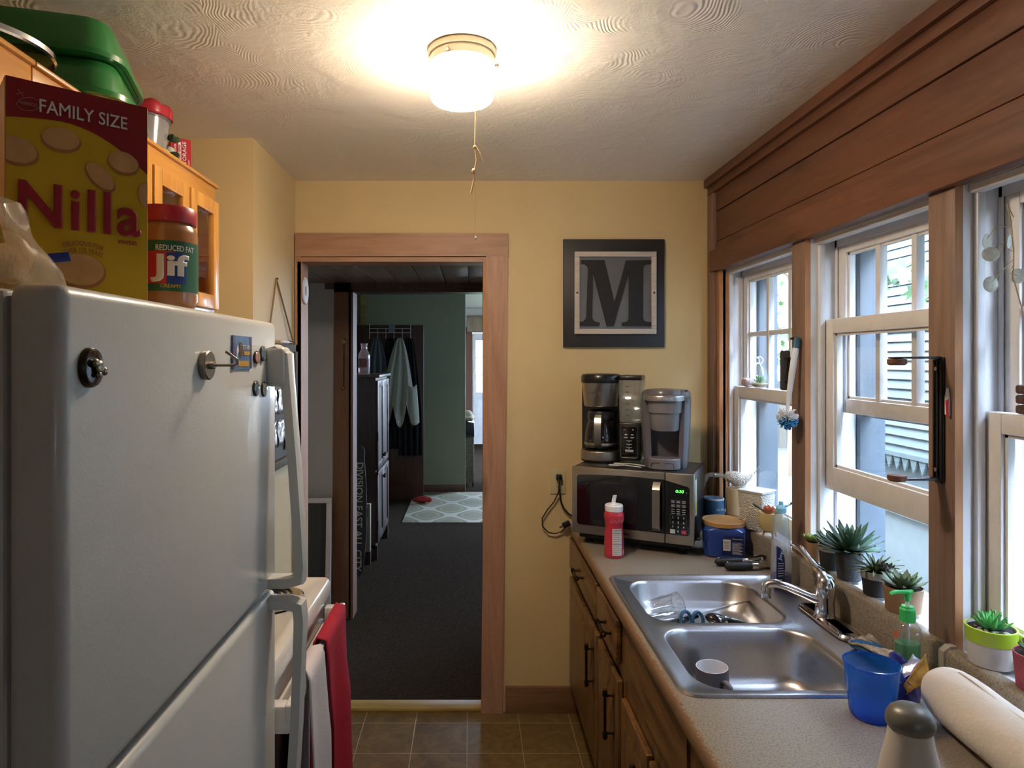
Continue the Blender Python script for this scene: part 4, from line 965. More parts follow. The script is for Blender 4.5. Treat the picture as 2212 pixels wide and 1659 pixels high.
MB().sph((-.05, 0, 0), .038, .026, .018, 20, 12).build('bowl', mat('gloss_black', '0E0D10', .12, coat=.8), sp_)
MB().tube([(-.03, 0, .008), (.01, 0, .012), (.06, 0, .008), (.10, 0, .004)], [.010, .008, .008, .010], 10).build('handle', mat('gloss_black', '0E0D10', .12, coat=.8), sp_)

# ------------------------------------------------------------------ around the sink
sp = thing('sponge', 'wet blue and tan scrub sponge behind the near bowl', 'sponge', (1.008, 1.672, zr + .0005), math.radians(4))
MB().box(-.030, .030, -.062, .062, .0, .020, .007, 3).build('foam', mat('sponge_blue', '2C5E92', .85, var=.15, bmp=.5, bs=150), sp)
b = MB(); b.sheet(lambda u, v: (-.031 + .062 * u, -.064 + .128 * v, .021 + .008 * sin(5 * v + 2 * u) + .004 * sin(17 * u + 11 * v)), 10, 20); b.build('scrub_side', mat('sponge_tan', '9C8F80', .95, var=.35, vs_=60, bmp=.6, bs=120), sp, solid=.006)
cup = thing('plastic_cup', 'empty translucent blue plastic cup on the counter by the sink', 'cup', (.838, 1.405, CT + .0005))
prof = [(0, .002), (.036, .002), (.038, 0), (.040, .003)]; n_ = 26
for k in range(n_): z = .006 + .075 * k / n_; prof.append((.0402 + .012 * z / .11 + (.0009 if k % 2 else 0), z))
prof += [(.0505, .086), (.0525, .108), (.0545, .1095), (.0545, .1125), (.052, .113), (.0515, .109)]
MB().lathe(prof, seg=56, cap1=False).build('cup_body', thin('cup_blue', (.03, .27, .85), .80, .05, .12, .36), cup)
wtr = MB().lathe([(0, .0035), (.0385, .0035), (.0405, .018), (0, .018)], seg=40).build('dregs', thin('cup_dregs', (.05, .35, .85), .7, .04, .05, .3), cup)
hs = thing('hand_sanitizer', 'half full clear pump bottle of green gel with bright green pump', 'bottle', (1.006, 1.548, zr + .0005), math.radians(12))
def oval(z, hx, hy, n=36, p=2.6):
    o = []
    for k in range(n):
        a = 2 * PI * k / n; c, s_ = cos(a), sin(a); o.append((hx * abs(c) ** (2 / p) * (1 if c > 0 else -1), hy * abs(s_) ** (2 / p) * (1 if s_ > 0 else -1), z))
    return o
MB().loops([oval(0, .022, .017), oval(.002, .026, .0205), oval(.010, .0275, .022), oval(.118, .0275, .022), oval(.126, .025, .020), oval(.134, .018, .015), oval(.138, .0125, .0125)]).build('bottle_body', thin('sanitizer_clear', (.93, .97, .95), .4, .10, .06, .05), hs)
MB().loops([oval(.002, .0245, .019), oval(.010, .026, .0205), oval(.088, .026, .0205)]).build('gel', thin('sanitizer_gel', (.16, .52, .22), .75, .03, .1, .50), hs)
gr = mat('pump_green', '4FD873', .35, sub=.1)
b = MB(); b.lathe([(.0125, .136), (.0158, .137), (.016, .165), (.013, .168), (.0125, .172), (0, .172)], seg=28)
for k in range(28):
    a = 2 * PI * k / 28; b.tube([(.0158 * cos(a), .0158 * sin(a), .139), (.0158 * cos(a), .0158 * sin(a), .163)], .0008, 4)
b.build('collar', gr, hs)
MB().lathe([(.0042, .168), (.0042, .195), (0, .195)], seg=14).build('stem', M['white_pl'], hs)
b = MB(); b.lathe([(.0062, .184), (.0072, .198), (.0085, .201), (.0085, .206), (0, .2075)], seg=18); b.tube([(.012, 0, .2035), (-.01, 0, .2045), (-.03, 0, .2065), (-.043, 0, .205), (-.047, 0, .202)], [.0052, .005, .0045, .004, .003], 10); b.build('pump_head', gr, hs)
MB().tube([(0, 0, .135), (.004, 0, .09), (.012, 0, .02)], .003, 8).build('dip_tube', M['hazy'], hs)
decal('side_label', mat('label_coral', 'D9694A', .4), [rect(-.009, .100, .002, .116)], hs, (-.0275, 0, 0), (0, -1, 0), (0, 0, 1), .0008)
db = thing('dish_soap', 'tall clear dish soap bottle nearly empty with blue liquid and cap', 'bottle', (1.006, 2.18, zr + .0005), math.radians(8))
dso = [(0, .026, .018), (.004, .031, .021), (.02, .0335, .0225), (.09, .0335, .022), (.14, .030, .021), (.18, .0255, .019), (.205, .024, .018), (.222, .024, .018), (.232, .020, .016), (.240, .0135, .0135), (.246, .0125, .0125)]
MB().loops([oval(z, hx, hy, 36, 2.4) for z, hx, hy in dso]).build('bottle_body', thin('soap_clear', (.88, .92, .96), .5, .10, .08, .24), db, smooth=60)
MB().loops([oval(z, hx - .0015, hy - .0015, 36, 2.4) for z, hx, hy in [(.002, .029, .02), (.02, .0335, .0225), (.045, .0337, .0225)]]).build('soap', thin('soap_blue', (.01, .06, .42), .9, .03, .05, .6), db)
pl_ = [( -.031 + .030 * (1 - (2 * t - 1) ** 2) ** .5, .012 + .13 * t) for t in [k / 16 for k in range(17)]]
decal('label', [mat('label_navy', '23306B', .35), tw], [(0, [(-.031, .012)] + pl_[1:-1] + [(-.031, .142)]), (1, rect(-.024, .018, -.012, .034))], db, (0, -.0226, 0), (1, 0, 0), (0, 0, 1), .0012)
text('Joy', 'lettering', tw, db, (-.016, -.0245, .110), (.25, 0, 1), (-1, 0, .25), wd=.030, ht=.014, bold=.02)
b = MB()
for k in range(6): b.box(-.026, -.008 + .002 * (k % 3), -.0246, -.0243, .044 + .008 * k, .0465 + .008 * k)
b.build('fine_print', tw, db, smooth=0)
cb_ = mat('cap_blue', '86C3DE', .35, sub=.1)
MB().lathe([(.0135, .242), (.0165, .243), (.0165, .258), (.012, .264), (.0075, .268), (.006, .279), (0, .28)], seg=28).build('cap', cb_, db)
MB().box(.010, .048, -.007, .007, .261, .266, .002).build('flip_lid', mat('cap_pale', 'B6DDE8', .35), db).rotation_euler = (0, -.08, 0)
co = thing('can_opener', 'can opener with two black handles lying beside the blue tub', 'can opener', (.955, 2.405, CT + .016), math.radians(3))
for s, nm in ((-1, 'lower'), (1, 'upper')):
    y = s * .020 - .012 * (s < 0); x0 = -.075 + .012 * (s < 0)
    L = []
    for t, r in ((0, .004), (.006, .0105), (.02, .0135), (.07, .0145), (.095, .0125), (.098, .0115)): L.append([(x0 + t, y + r * 1.05 * cos(a), r * sin(a)) for a in [2 * PI * k / 16 for k in range(16)]])
    h = MB().loops(L).build('handle', mat('rubber_black', '1C1E22', .55), co, smooth=60)
    MB().lathe([(.0118, 0), (.0122, .004), (.0122, .022), (.010, .024)], (x0 + .098, y, 0), 18, axis='x').build('ferrule', M['chrome'], h)
    MB().lathe([(.0040, .0), (.0062, .001), (.0062, -.001), (.0040, 0)], (x0 + .014, y, .0128), 16, cap0=False, cap1=False).build('eyelet', M['chrome'], h)
b = MB(); b.box(.045, .105, -.031, -.028, -.006, .008, .001); b.box(.042, .10, .012, .015, -.006, .008, .001); b.prism([(.03, -.03), (.105, -.034), (.112, .005), (.085, .016), (.08, -.01)], 'z', .006, .009)
b.lathe([(0, .009), (.013, .009), (.013, .013), (0, .014)], (.088, -.004, 0), 20); b.lathe([(0, .013), (.005, .013), (.005, .020), (0, .021)], (.088, -.004, 0), 12)
b.tube([(.045, .018, .004), (.075, -.022, .008)], .0025, 6); b.build('cutter_head', M['chrome'], co)
MB().tube([(.07, .022, .016), (.10, .028, .018), (.108, .016, .018), (.10, .004, .018)], .004, 8).build('turn_key', M['black'], co)

# foreground: cream bottle, crumpled wrapper, paper towels
lb_ = thing('lotion_bottle', 'large white bottle with domed grey cap in the foreground', 'bottle', (.667, 1.02, CT + .0005), math.radians(-20))
MB().loops([oval(z, hx, hy, 40, 2.1) for z, hx, hy in ((0, .045, .034), (.004, .049, .038), (.05, .051, .040), (.10, .046, .037), (.14, .038, .032), (.165, .032, .029), (.183, .0295, .0275), (.187, .0285, .027))]).build('bottle_body', mat('lotion_white', 'CFC8C0', .42), lb_, smooth=60)
MB().loops([oval(z, r, r * .93, 40, 2) for z, r in ((.184, .029), (.190, .0325), (.196, .0335), (.204, .0325), (.213, .028), (.219, .020), (.222, .010), (.2225, .001))]).build('cap', mat('cap_grey', '77756F', .38, .35), lb_, smooth=60)
decal('label_mark', mat('label_red2', 'B0403C', .4), [[(-.006, .03), (.006, .06), (.004, .105), (-.002, .13), (-.008, .09)], ell(.009, .075, .003, .02, 12)], lb_, (.0435, -.016, .02), (-.5, -.8, 0), (-.25, 0, 1), .006)
wr = thing('snack_wrapper', 'crumpled blue and yellow snack wrapper between sanitizer and grey capped bottle', 'wrapper', (.938, 1.448, CT + .0075), .3)
def wf(u, v):
    a = 2 * PI * v; r = .030 * (1 + .18 * sin(3 * a + 1) + .08 * sin(7 * a + 9 * u)); h = .092 * u * (.75 + .35 * sin(a - .5))
    return (r * 1.2 * cos(a) * (1 - .15 * u), r * .62 * sin(a) * (1 + .15 * u), h + .001)
MB().sheet(wf, 14, 48).build('film', mat('wrapper_blue', '2C2F7E', .25, coat=.4, var=.3, vs_=50), wr, solid=.0008, smooth=60)
MB().sheet(lambda u, v: (-.028 + .062 * u, -.022 - .004 * sin(5 * v), .030 + .018 * u + .040 * v * (.5 + u)), 8, 8).build('printed_panel', [mat('wrapper_gold', 'C08A3C', .35, var=.45, vs_=45)], wr, solid=.001)
MB().sheet(lambda u, v: (-.028 + .064 * u, -.012 + .026 * v, .050 + .042 * u + .004 * sin(9 * u + 4 * v)), 8, 6).build('silver_lining', mat('wrapper_silver', 'B9B9D2', .25, .5, var=.2, vs_=70), wr, solid=.0008)
q0, q1 = V((.985, 1.385, 0)), V((.955, 1.02, 0)); ax = (q1 - q0).normalized(); Rr = .057
pt = thing('paper_towel_roll', 'white paper towel roll lying along the backsplash', 'paper towels', (q0.x, q0.y, CT + Rr + .001), 0, None, (0, 0, math.atan2(ax.y, ax.x)))
b = MB(); rnd = random.Random(4); L = []
for k in range(25):
    t = k / 24; l = []
    for j in range(48):
        a = 2 * PI * j / 48; r = Rr * (1 - .05 * max(0, 1 - t * 9)) * (1 + .012 * sin(3 * a + 9 * t) + .006 * sin(8 * a + 20 * t)); l.append((t * .30 + .006 * sin(a * 2) * (k == 0), r * cos(a), r * sin(a)))
    L.append(l)
L = [[(x * .3 * 0 + .004, y * .42, z * .42) for x, y, z in L[0]]] + L + [[(x - .004, y * .42, z * .42) for x, y, z in L[-1]]]
M['paper'] = mat('quilted_paper', 'E2D9CE', .9, bmp=.35, bs=90, var=.02)
b.loops(L, False, False); b.build('roll', M['paper'], pt, smooth=60)
MB().lathe([(.021, .0), (.023, .0), (.023, .298), (.021, .298)], seg=24, axis='x', cap0=False, cap1=False).build('core', mat('cardboard_core', 'A58A66', .8), pt)
MB().sheet(lambda u, v: (.03 + .27 * u, (Rr + .001) * cos(PI / 2 - v * 1.55) + max(0, v - .7) * .03, (Rr + .001) * sin(PI / 2 - v * 1.75) + .002 * sin(9 * u)), 12, 14).build('loose_sheet', M['paper'], pt, solid=.0008)
# ------------------------------------------------------------------ microwave with the coffee machines on it
FL, FR = V((.408, 2.722)), V((.834, 2.512)); dm = FR - FL; Wm = dm.length; am = math.atan2(dm.y, dm.x)
mz = CT + .046; Hm_ = .268; Dm = .325
mw = thing('microwave', 'stainless microwave oven with green clock digits on the counter corner', 'microwave', (FL.x, FL.y, CT), am)
z0 = mz - CT; z1 = z0 + Hm_
MB().box(.004, Wm - .004, .018, Dm, z0 + .002, z1, .004).build('cabinet_body', M['black'], mw)
sd = Wm * .775
door = MB().box(0, sd - .0012, 0, .019, z0, z1, .003).build('door', M['steelx'], mw)
cp = MB().box(sd + .0012, Wm, 0, .019, z0, z1, .003).build('control_panel', M['steelx'], mw)
M['mwglass'] = mat('smoked_glass', '0C0C10', .08, coat=.7)
def arch(x0, x1, za, zb_, zc, r, side):
    """window outline with a bowed upper edge"""
    pts = []
    for k in range(6): a = PI + PI / 2 * k / 5; pts.append((x0 + r + r * cos(a), za + r + r * sin(a)) if side == 'l' else (x0, za)) if side == 'l' else None
    if side != 'l': pts.append((x0, za))
    if side == 'r':
        for k in range(6): a = -PI / 2 + PI / 2 * k / 5; pts.append((x1 - r + r * cos(a), za + r + r * sin(a)))
        for k in range(6): a = PI / 2 * k / 5; pts.append((x1 - r + r * cos(a), zc - r + r * sin(a)))
        pts.append((x0, zb_))
    else:
        pts.append((x1, za)); pts.append((x1, zb_))
        for k in range(6): a = PI / 2 + PI / 2 * k / 5; pts.append((x0 + r + r * cos(a), zc - r + r * sin(a)))
    return pts
pl1 = arch(.022, sd - .002, z0 + .036, z1 - .026, z1 - .032, .012, 'l')
pl1 = [p for p in pl1]; q_ = pl1.index((sd - .002, z1 - .026)); pl1[q_ + 1:q_ + 1] = [(sd * (1 - k / 8) + .022 * k / 8, z1 - .028 + .010 * sin(PI * k / 8) * .6 - .004 * k / 8) for k in range(1, 8)]
MB().prism(pl1, 'y', -.0022, .004).build('door_glass', M['mwglass'], door, smooth=0)
decal('inner_window', mat('window_mesh', '15141B', .3, coat=.3), [rect(.075, z0 + .060, sd - .105, z1 - .060)], door, (0, -.0022, 0), (1, 0, 0), (0, 0, 1), .0006)
MB().prism(arch(sd + .003, Wm - .016, z0 + .036, z1 - .028, z1 - .046, .012, 'r'), 'y', -.0022, .004).build('panel_glass', M['mwglass'], cp, smooth=0)
b = MB(); hx = sd - .028
L = [[(hx + dx, y, z) for dx, y in ((-.014, yy), (.014, yy), (.014, yy + .010), (-.014, yy + .010))] for z, yy in ((z0 + .043, -.006), (z0 + .050, -.022), (z0 + .060, -.032), (z1 - .062, -.032), (z1 - .050, -.024), (z1 - .036, -.008))]
b.loops(L); b.build('door_handle', M['steelx'], door, smooth=25)
text('TOSHIBA', 'brand_lettering', mat('logo_dark', '2B2A2C', .4), door, (sd * .56, -.0008, z0 + .017), (1, 0, 0), (0, 0, 1), wd=.055, ht=.008, bold=.02)
px0 = sd + .020; pw = Wm - .016 - px0 - .012
grn = mat('led_green', '4CE04A', .4, em=1.1); M['print'] = mat('print_grey', 'B9BCC4', .5); M['printw'] = mat('print_bright', 'D9DCE2', .5)
def TM(s, m, x, z, w_=None, h_=None, **k): return text(s, k.pop('nm', 'lettering'), m, cp, (px0 + x * pw, -.0032, z), (1, 0, 0), (0, 0, 1), wd=w_, ht=h_, **k)
TM('0:30', grn, .60, z1 - .066, .030, .0115, bold=.015, shear=.15, nm='clock_digits'); 
MB().sph((px0 + pw * 1.02, -.003, z1 - .070), .0016, .001, .0016, 8, 6).build('indicator', M['printw'], cp)
b = MB()
for r in range(2):
    for c in range(3): x = px0 + pw * (.03 + .34 * c); z = z1 - .099 - .0155 * r; b.box(x, x + pw * .29, -.0030, -.0024, z - .0125, z)
b.build('quick_keys', mat('key_slate', '2E323C', .4), cp, smooth=0)
b = MB()
for r in range(2):
    for c in range(3):
        for l in range(2): x = px0 + pw * (.07 + .34 * c); z = z1 - .1025 - .0155 * r - .005 * l; b.box(x, x + pw * .2, -.0034, -.0031, z - .0022, z)
for r, z in enumerate((z1 - .134, z1 - .142, z1 - .150)):
    for c in range(3): x = px0 + pw * (.07 + .34 * c); b.box(x, x + pw * .2, -.0034, -.0024, z - .002, z)
b.build('key_print', M['print'], cp, smooth=0)
for k in range(9): TM('123456789'[k], M['printw'], .17 + .34 * (k % 3), z1 - .166 - .0175 * (k // 3), None, .0078, bold=.02, nm='number_key')
b = MB(); zz0, zz1 = z1 - .190, z1 - .157
for a in (zz0, zz1): b.box(px0, px0 + pw, -.0032, -.0024, a, a + .0006)
for a in (px0, px0 + pw): b.box(a, a + .0006, -.0032, -.0024, zz0, zz1)
b.build('key_outline', mat('line_grey', '6A6E78', .5), cp, smooth=0)
ks = MB().box(px0, px0 + pw * .30, -.0032, -.0024, z1 - .2265, z1 - .2115).build('start_key', M['printw'], cp, smooth=0)
kr = MB().box(px0 + pw * .70, px0 + pw, -.0032, -.0024, z1 - .2265, z1 - .2115).build('stop_key', mat('key_red', 'B3324A', .4), cp, smooth=0)
TM('START', M['black'], .15, z1 - .219, pw * .22, .004, off=.0014); TM('0', M['printw'], .5, z1 - .217, None, .0075, bold=.02, nm='number_key'); TM('STOP', M['printw'], .85, z1 - .219, pw * .22, .004, off=.0014)
MB().box(.02, Wm - .02, .035, Dm - .01, .022, z0 + .004, .004).build('gap_shade', M['blackmatte'], mw)  # black box filling the gap, stands for the shadow under the oven
for x, y in ((.05, .07), (Wm - .05, .06), (.03, Dm - .04), (Wm - .03, Dm - .04)):
    MB().lathe([(.018, 0), (.018, .006), (.014, .010), (.014, z0 + .003), (0, z0 + .003)], (x, y, 0), 20).build('foot', M['blackmatte'], mw)
lb = MB().box(Wm - .0042, Wm - .0034, .055, .095, z0 + .10, z1 - .03).build('energy_label', mat('sticker_white', 'D8DCD0', .5), mw, smooth=0)
decal('sticker_band', mat('sticker_yellow', 'D6C84A', .5), [rect(.060, z0 + .115, .090, z0 + .15)], mw, (Wm - .0034, 0, 0), (0, 1, 0), (0, 0, 1), .001)

TOPM = CT + z1 + .0005
# drip coffee maker with glass carafe
nj = thing('coffee_maker', 'black and steel drip coffee maker with glass carafe on the microwave', 'coffee maker', (.592, 2.862, TOPM), math.radians(-20))
Wn, Hn = .262, .372; x0n, x1n = -Wn / 2, Wn / 2; xm = .042
b = MB(); b.box(x0n, xm, .045, .105, .012, Hn - .008, .012, 3); b.box(x0n + .015, xm, .0, .06, .245, Hn - .012, .004); b.build('back_column', M['black'], nj)
bx = (x0n + xm) / 2 + .006
MB().lathe([(.082, .0), (.084, .003), (.084, .012), (0, .012)], (bx, .0, 0), 48, sy=.95).build('foot_plate', M['blackmatte'], nj)
b = MB(); b.lathe([(.0855, .008), (.086, .012), (.086, .042), (.083, .046), (.06, .047), (0, .047)], (bx, 0, 0), 56, sy=.95); b.build('warming_base', M['steelx'], nj)
MB().lathe([(.070, .047), (.071, .0495), (.066, .051), (0, .050)], (bx, 0, 0), 48).build('hot_plate', M['black'], nj)
MB().lathe([(.066, .232), (.070, .236), (.080, .330), (.081, .333), (0, .333)], (bx, -.004, 0), 56).build('brew_basket', M['steelz'], nj, smooth=50)
MB().lathe([(.082, .332), (.084, .336), (.084, .360), (.078, .369), (.06, .372), (0, .372)], (bx, -.004, 0), 56).build('lid', M['black'], nj)
text('NINJA', 'brand_lettering', mat('logo_steel', '8E8A86', .35, .8), nj, (bx - .006, -.082, .288), (1, 0, 0), (0, -.09, 1), wd=.068, ht=.014, bold=.02, wrap=.076)
cf = thing('carafe', 'glass coffee carafe with steel handle on the warming plate of the coffee maker', 'carafe', nj.matrix_basis @ V((bx, -.002, .0515)), math.radians(-20))
cf.location = MX.Translation(nj.location) @ MX.Rotation(math.radians(-20), 4, 'Z') @ V((bx, -.002, .0515))
MB().lathe([(0, .001), (.052, .0), (.064, .006), (.068, .030), (.067, .060), (.060, .100), (.052, .125), (.049, .132), (.051, .138)], seg=48, cap1=False).build('glass_body', thin('carafe_glass', (.55, .55, .58), .6, .09, .02), cf)
MB().lathe([(.0685, .016), (.0695, .018), (.0695, .027), (.0685, .029)], seg=48, cap0=False, cap1=False).build('steel_band', M['steelx'], cf)
MB().lathe([(.0535, .122), (.056, .128), (.056, .150), (.050, .160), (.03, .166), (0, .166)], seg=40).build('lid', M['black'], cf)
b = MB(); L = [[(dx, y, z) for dx, y in ((-.014, yy), (.014, yy), (.014, yy + .009), (-.014, yy + .009))] for z, yy in ((.012, -.074), (.02, -.084), (.05, -.094), (.10, -.094), (.135, -.086), (.152, -.070), (.156, -.052))]
b.loops(L); b.build('handle', M['steelz'], cf, smooth=40)
MB().lathe([(0, .003), (.055, .003), (.064, .010), (.066, .022), (0, .022)], seg=40).build('coffee', mat('coffee', '140C08', .1), cf)
b = MB(); b.box(xm + .002, x1n, -.055, .105, .012, .168, .006); b.build('tower', M['black'], nj)
b = MB(); ysd = [x1n + .0002]
for k in range(14): z = .03 + .009 * k; b.box(x1n - .001, x1n + .0012, -.02, .085, z, z + .004)
b.build('vent_slats', M['blackmatte'], nj)
M['resv'] = thin('reservoir_plastic', (.86, .87, .88), .45, .09, .06, .16)
b = MB(); b.loops([[(x, y, z) for x, y in rr((xm + x1n) / 2 + .003, .02, hx, hy, .012, 4)] for hx, hy, z in ((.043, .070, .170), (.045, .072, .176), (.0475, .0745, .345))], True, False); res = b.build('water_reservoir', M['resv'], nj, solid=.0015)
MB().box(xm + .002, x1n + .006, -.056, .096, .345, .365, .007, 3).build('reservoir_lid', M['black'], nj)
b = MB()
for k in range(6): z = .20 + .024 * k; b.box(xm + .030, xm + .044, -.0560, -.0554, z, z + .0014)
b.build('fill_marks', M['blackmatte'], res, smooth=0)
MB().box(xm + .062, xm + .066, -.04, -.036, .18, .33).build('inner_tube', M['hazy'], res)
cpn = MB().box(xm + .012, xm + .076, -.0575, -.054, .026, .154, .0012).build('control_panel', mat('gloss_panel', '0E0E11', .15, coat=.5), nj)
b = MB(); e = rr(xm + .044, .090, .0335, .0655, .008, 4); b.tube([(x, -.0578, z) for x, z in e], .0011, 5, closed=True); b.build('panel_bezel', M['nickel'], cpn)
b = MB()
for z, wv_ in ((.118, .010), (.106, .014)):
    for s in (-1, 1): b.box(xm + .044 + s * .013 - wv_ / 2, xm + .044 + s * .013 + wv_ / 2, -.0582, -.0575, z, z + .004)
for z in (.094, .080, .067): b.box(xm + .032, xm + .056, -.0582, -.0575, z, z + .0016); b.box(xm + .041, xm + .047, -.0582, -.0575, z - .004, z - .002)
b.box(xm + .022, xm + .028, -.0582, -.0575, .139, .141); b.build('button_print', M['print'], cpn, smooth=0)
MB().box(xm + .028, xm + .062, -.059, -.0575, .048, .058, .001).build('brew_button', mat('key_silver', 'A7A9AE', .35, .3), cpn)
text('8', 'display_digit', M['printw'], cpn, (xm + .060, -.0582, .141), (1, 0, 0), (0, 0, 1), ht=.007, bold=.02)

# single serve coffee machine
kg = thing('pod_brewer', 'grey single serve coffee brewer on the right of the microwave top', 'coffee maker', (.792, 2.730, TOPM), math.radians(-20))
gy = mat('brewer_grey', '64616A', .34, coat=.25, var=.02); gy2 = mat('brewer_grey_light', '7A777E', .36, coat=.2)
b = MB(); Wk = .095
def body(z, s=1., back=.115, fr=-.055):
    w_ = Wk * s; return [(-w_, fr + .02, z), (-w_ * .94, fr, z), (-w_ * .80, fr - .012, z), (-w_ * .60, fr - .010, z), (-w_ * .60, fr + .06, z), (w_ * .60, fr + .06, z), (w_ * .60, fr - .010, z), (w_ * .80, fr - .012, z), (w_ * .94, fr, z), (w_, fr + .02, z), (w_, back - .03, z), (w_ * .7, back, z), (-w_ * .7, back, z), (-w_, back - .03, z)]
b.loops([body(0, .86), body(.004, .88), body(.10, .94), body(.20, .985), body(.262, 1.0), body(.276, .99)]); b.build('housing', gy, kg, smooth=40)
def head(z, s): return [(x * s, y * s - .0, z) for x, y in [(-Wk, .085), (-Wk, -.02), (-Wk * .9, -.055), (-Wk * .6, -.078), (-Wk * .2, -.088), (Wk * .2, -.088), (Wk * .6, -.078), (Wk * .9, -.055), (Wk, -.02), (Wk, .085), (Wk * .7, .115), (-Wk * .7, .115)]]
MB().loops([head(.274, .99), head(.290, .985), head(.302, .93), head(.308, .85)]).build('head', gy, kg, smooth=40)
b = MB(); b.lathe([(.050, .150), (.054, .156), (.057, .220), (.064, .222), (.066, .268), (.066, .278), (0, .278)], (0, -.062, 0), 40); b.build('pod_holder', gy2, kg)
b = MB(); b.lathe([(.070, .268), (.078, .270), (.080, .283), (.077, .290), (.066, .294), (.066, .289)], (-.004, -.062, 0), 56, cap0=False, cap1=False); b.build('lid_handle', mat('brushed_silver', 'B5B5B8', .3, .85), kg)
MB().lathe([(.067, .288), (.066, .302), (.060, .311), (.04, .315), (0, .316)], (-.004, -.052, 0), 48).build('lid', gy, kg)
text('KEURIG', 'brand_lettering', M['printw'], kg, (-.004, -.1435, .2795), (1, 0, 0), (0, 0, 1), wd=.040, ht=.0055, bold=.02, wrap=.08)
b = MB()
for k in range(3): b.lathe([(0, .302), (.0042, .302), (.004, .3055), (0, .306)], (.080, -.045 + .017 * k, .003), 14)
b.build('size_buttons', M['black'], kg)
MB().lathe([(.058, .0), (.062, .003), (.062, .040), (.059, .043), (0, .042)], (-.002, -.078, 0), 48, sy=.85).build('drip_tray', gy2, kg)
b = MB()
for k in range(-4, 5):
    for j in range(-3, 4):
        if k * k + j * j * 1.6 < 17: b.lathe([(.0018, .0435), (0, .0440)], (k * .011 - .002, -.078 + j * .011, 0), 6, cap0=False)
b.build('drip_grate', mat('grate_dark', '4A474E', .5), kg)
b = MB(); b.tube([(-.050, -.118, .012), (-.046, -.122, .026), (-.03, -.128, .028), (.02, -.130, .028), (.036, -.126, .026), (.038, -.125, .008)], .0012, 6); b.build('tray_slot', M['blackmatte'], kg)
for k, (px, py, rz, lb) in enumerate(((1362, 1003, -.52, 'white plastic fork on the microwave, upper of the two'), (1352, 1006, -.46, 'white plastic fork on the microwave, lower of the two'))):
    c = onz(px, py, TOPM + .004); f = thing('plastic_fork', lb, 'fork', (c.x, c.y, TOPM + .0005), rz + am * .0, 'plastic forks')
    b = MB(); b.loops([[(x, s * hw, z + .0014 * q) for s, q in ((-1, -1), (1, -1), (1, 1), (-1, 1))] for x, hw, z in ((.062, .0035, .002), (.0, .003, .006), (-.018, .003, .005), (-.03, .0095, .003), (-.040, .010, .003))])
    for j in range(4): y = -.0085 + .0057 * j; b.box(-.068, -.039, y - .0013, y + .0013, .002, .0044)
    b.build('fork_body', M['white_pl'], f, smooth=40)

# ------------------------------------------------------------------ counter items by the microwave
cr_ = thing('creamer_bottle', 'red creamer bottle with open white cap in front of the microwave', 'bottle', (.541, 2.545, CT + .0005), math.radians(14))
prof = [(0, .001), (.034, 0), (.037, .004), (.037, .018), (.0365, .060), (.0345, .085), (.0325, .110), (.0335, .130), (.0375, .146), (.038, .156), (.035, .168), (.031, .173), (.031, .176)]
MB().lathe(prof, seg=48).build('bottle_body', mat('creamer_red', 'C02E42', .33, coat=.3, var=.06), cr_, smooth=60)
MB().lathe([(.0325, .172), (.034, .174), (.034, .193), (.031, .197), (.012, .198), (.009, .203), (0, .203)], seg=40).build('cap', M['white_pl'], cr_)
b = MB(); L = [[(x, y + d, z) for x, y, d in ((-.007, 0, -.0025), (.007, 0, -.0025), (.007, 0, .0025), (-.007, 0, .0025))] for z, yy in ((.198, 0), (.225, 0))]
L = [[(s * .007 + t * .006, q * .0025 + .006 - t * .002, z) for s, q in ((-1, -1), (1, -1), (1, 1), (-1, 1))] for z, t in ((.196, 0), (.214, .4), (.230, 1))]
b.loops(L); b.build('flip_spout', M['white_pl'], cr_)
Rb = .0372
def wrapc(nm, m, a0, a1, z0_, z1_, R=Rb, par=cr_):
    b = MB(); b.sheet(lambda u, v: (R * sin(a0 + (a1 - a0) * u), -R * cos(a0 + (a1 - a0) * u), z0_ + (z1_ - z0_) * v), 14, 1); return b.build(nm, m, par)
wrapc('nutrition_label', mat('label_white', 'DAD6D2', .5), -.62, .42, .012, .112)
b = MB()
for k in range(13):
    z = .018 + .0068 * k
    for a0, a1 in ((-.56, .10 + .15 * ((k * 7) % 3) / 3), (.26, .37)):
        n0 = 8; th = .0022 if k in (5, 11) else .0011
        b.sheet(lambda u, v: ((Rb + .0006) * sin(a0 + (a1 - a0) * u), -(Rb + .0006) * cos(a0 + (a1 - a0) * u), z + th * v), n0, 1)
b.build('nutrition_print', M['blackmatte'], cr_)
text('Nutrition Facts', 'lettering', M['blackmatte'], cr_, (Rb * sin(-.1), -Rb * cos(-.1) - .0008, .107), (cos(.1), -sin(.1), 0), (0, 0, 1), wd=.034, ht=.005, bold=.03, wrap=Rb)
wrapc('blue_panel', mat('label_blue2', '2E5CB0', .4), .52, .98, .046, .062); wrapc('white_panel', mat('label_white', 'DAD6D2', .5), .62, .9, .014, .030)
b = MB()
for k in range(6):
    a = -.75 + .28 * k; pts = []
    for j in range(14): t = j / 13 * 1.6 * PI; pts.append(((.0372) * sin(a + .10 * cos(t) * (1 - j / 26)), -(.0372) * cos(a + .10 * cos(t) * (1 - j / 26)), .140 + .004 * (k % 2) - .010 * sin(t) * (1 - j / 26)))
    b.tube(pts, .0010, 5)
b.build('swirl_print', mat('swirl_pink', 'E07A86', .4), cr_)
cn = thing('coffee_canister', 'square blue coffee tub with tan lid beside the microwave', 'canister', (.970, 2.585, CT + .0005), math.radians(-16))
bl = mat('tub_blue', '22408E', .32, coat=.3, var=.05)
def sq(z, h, r): return [(x, y, z) for x, y in rr(0, 0, h, h, r, 6)]
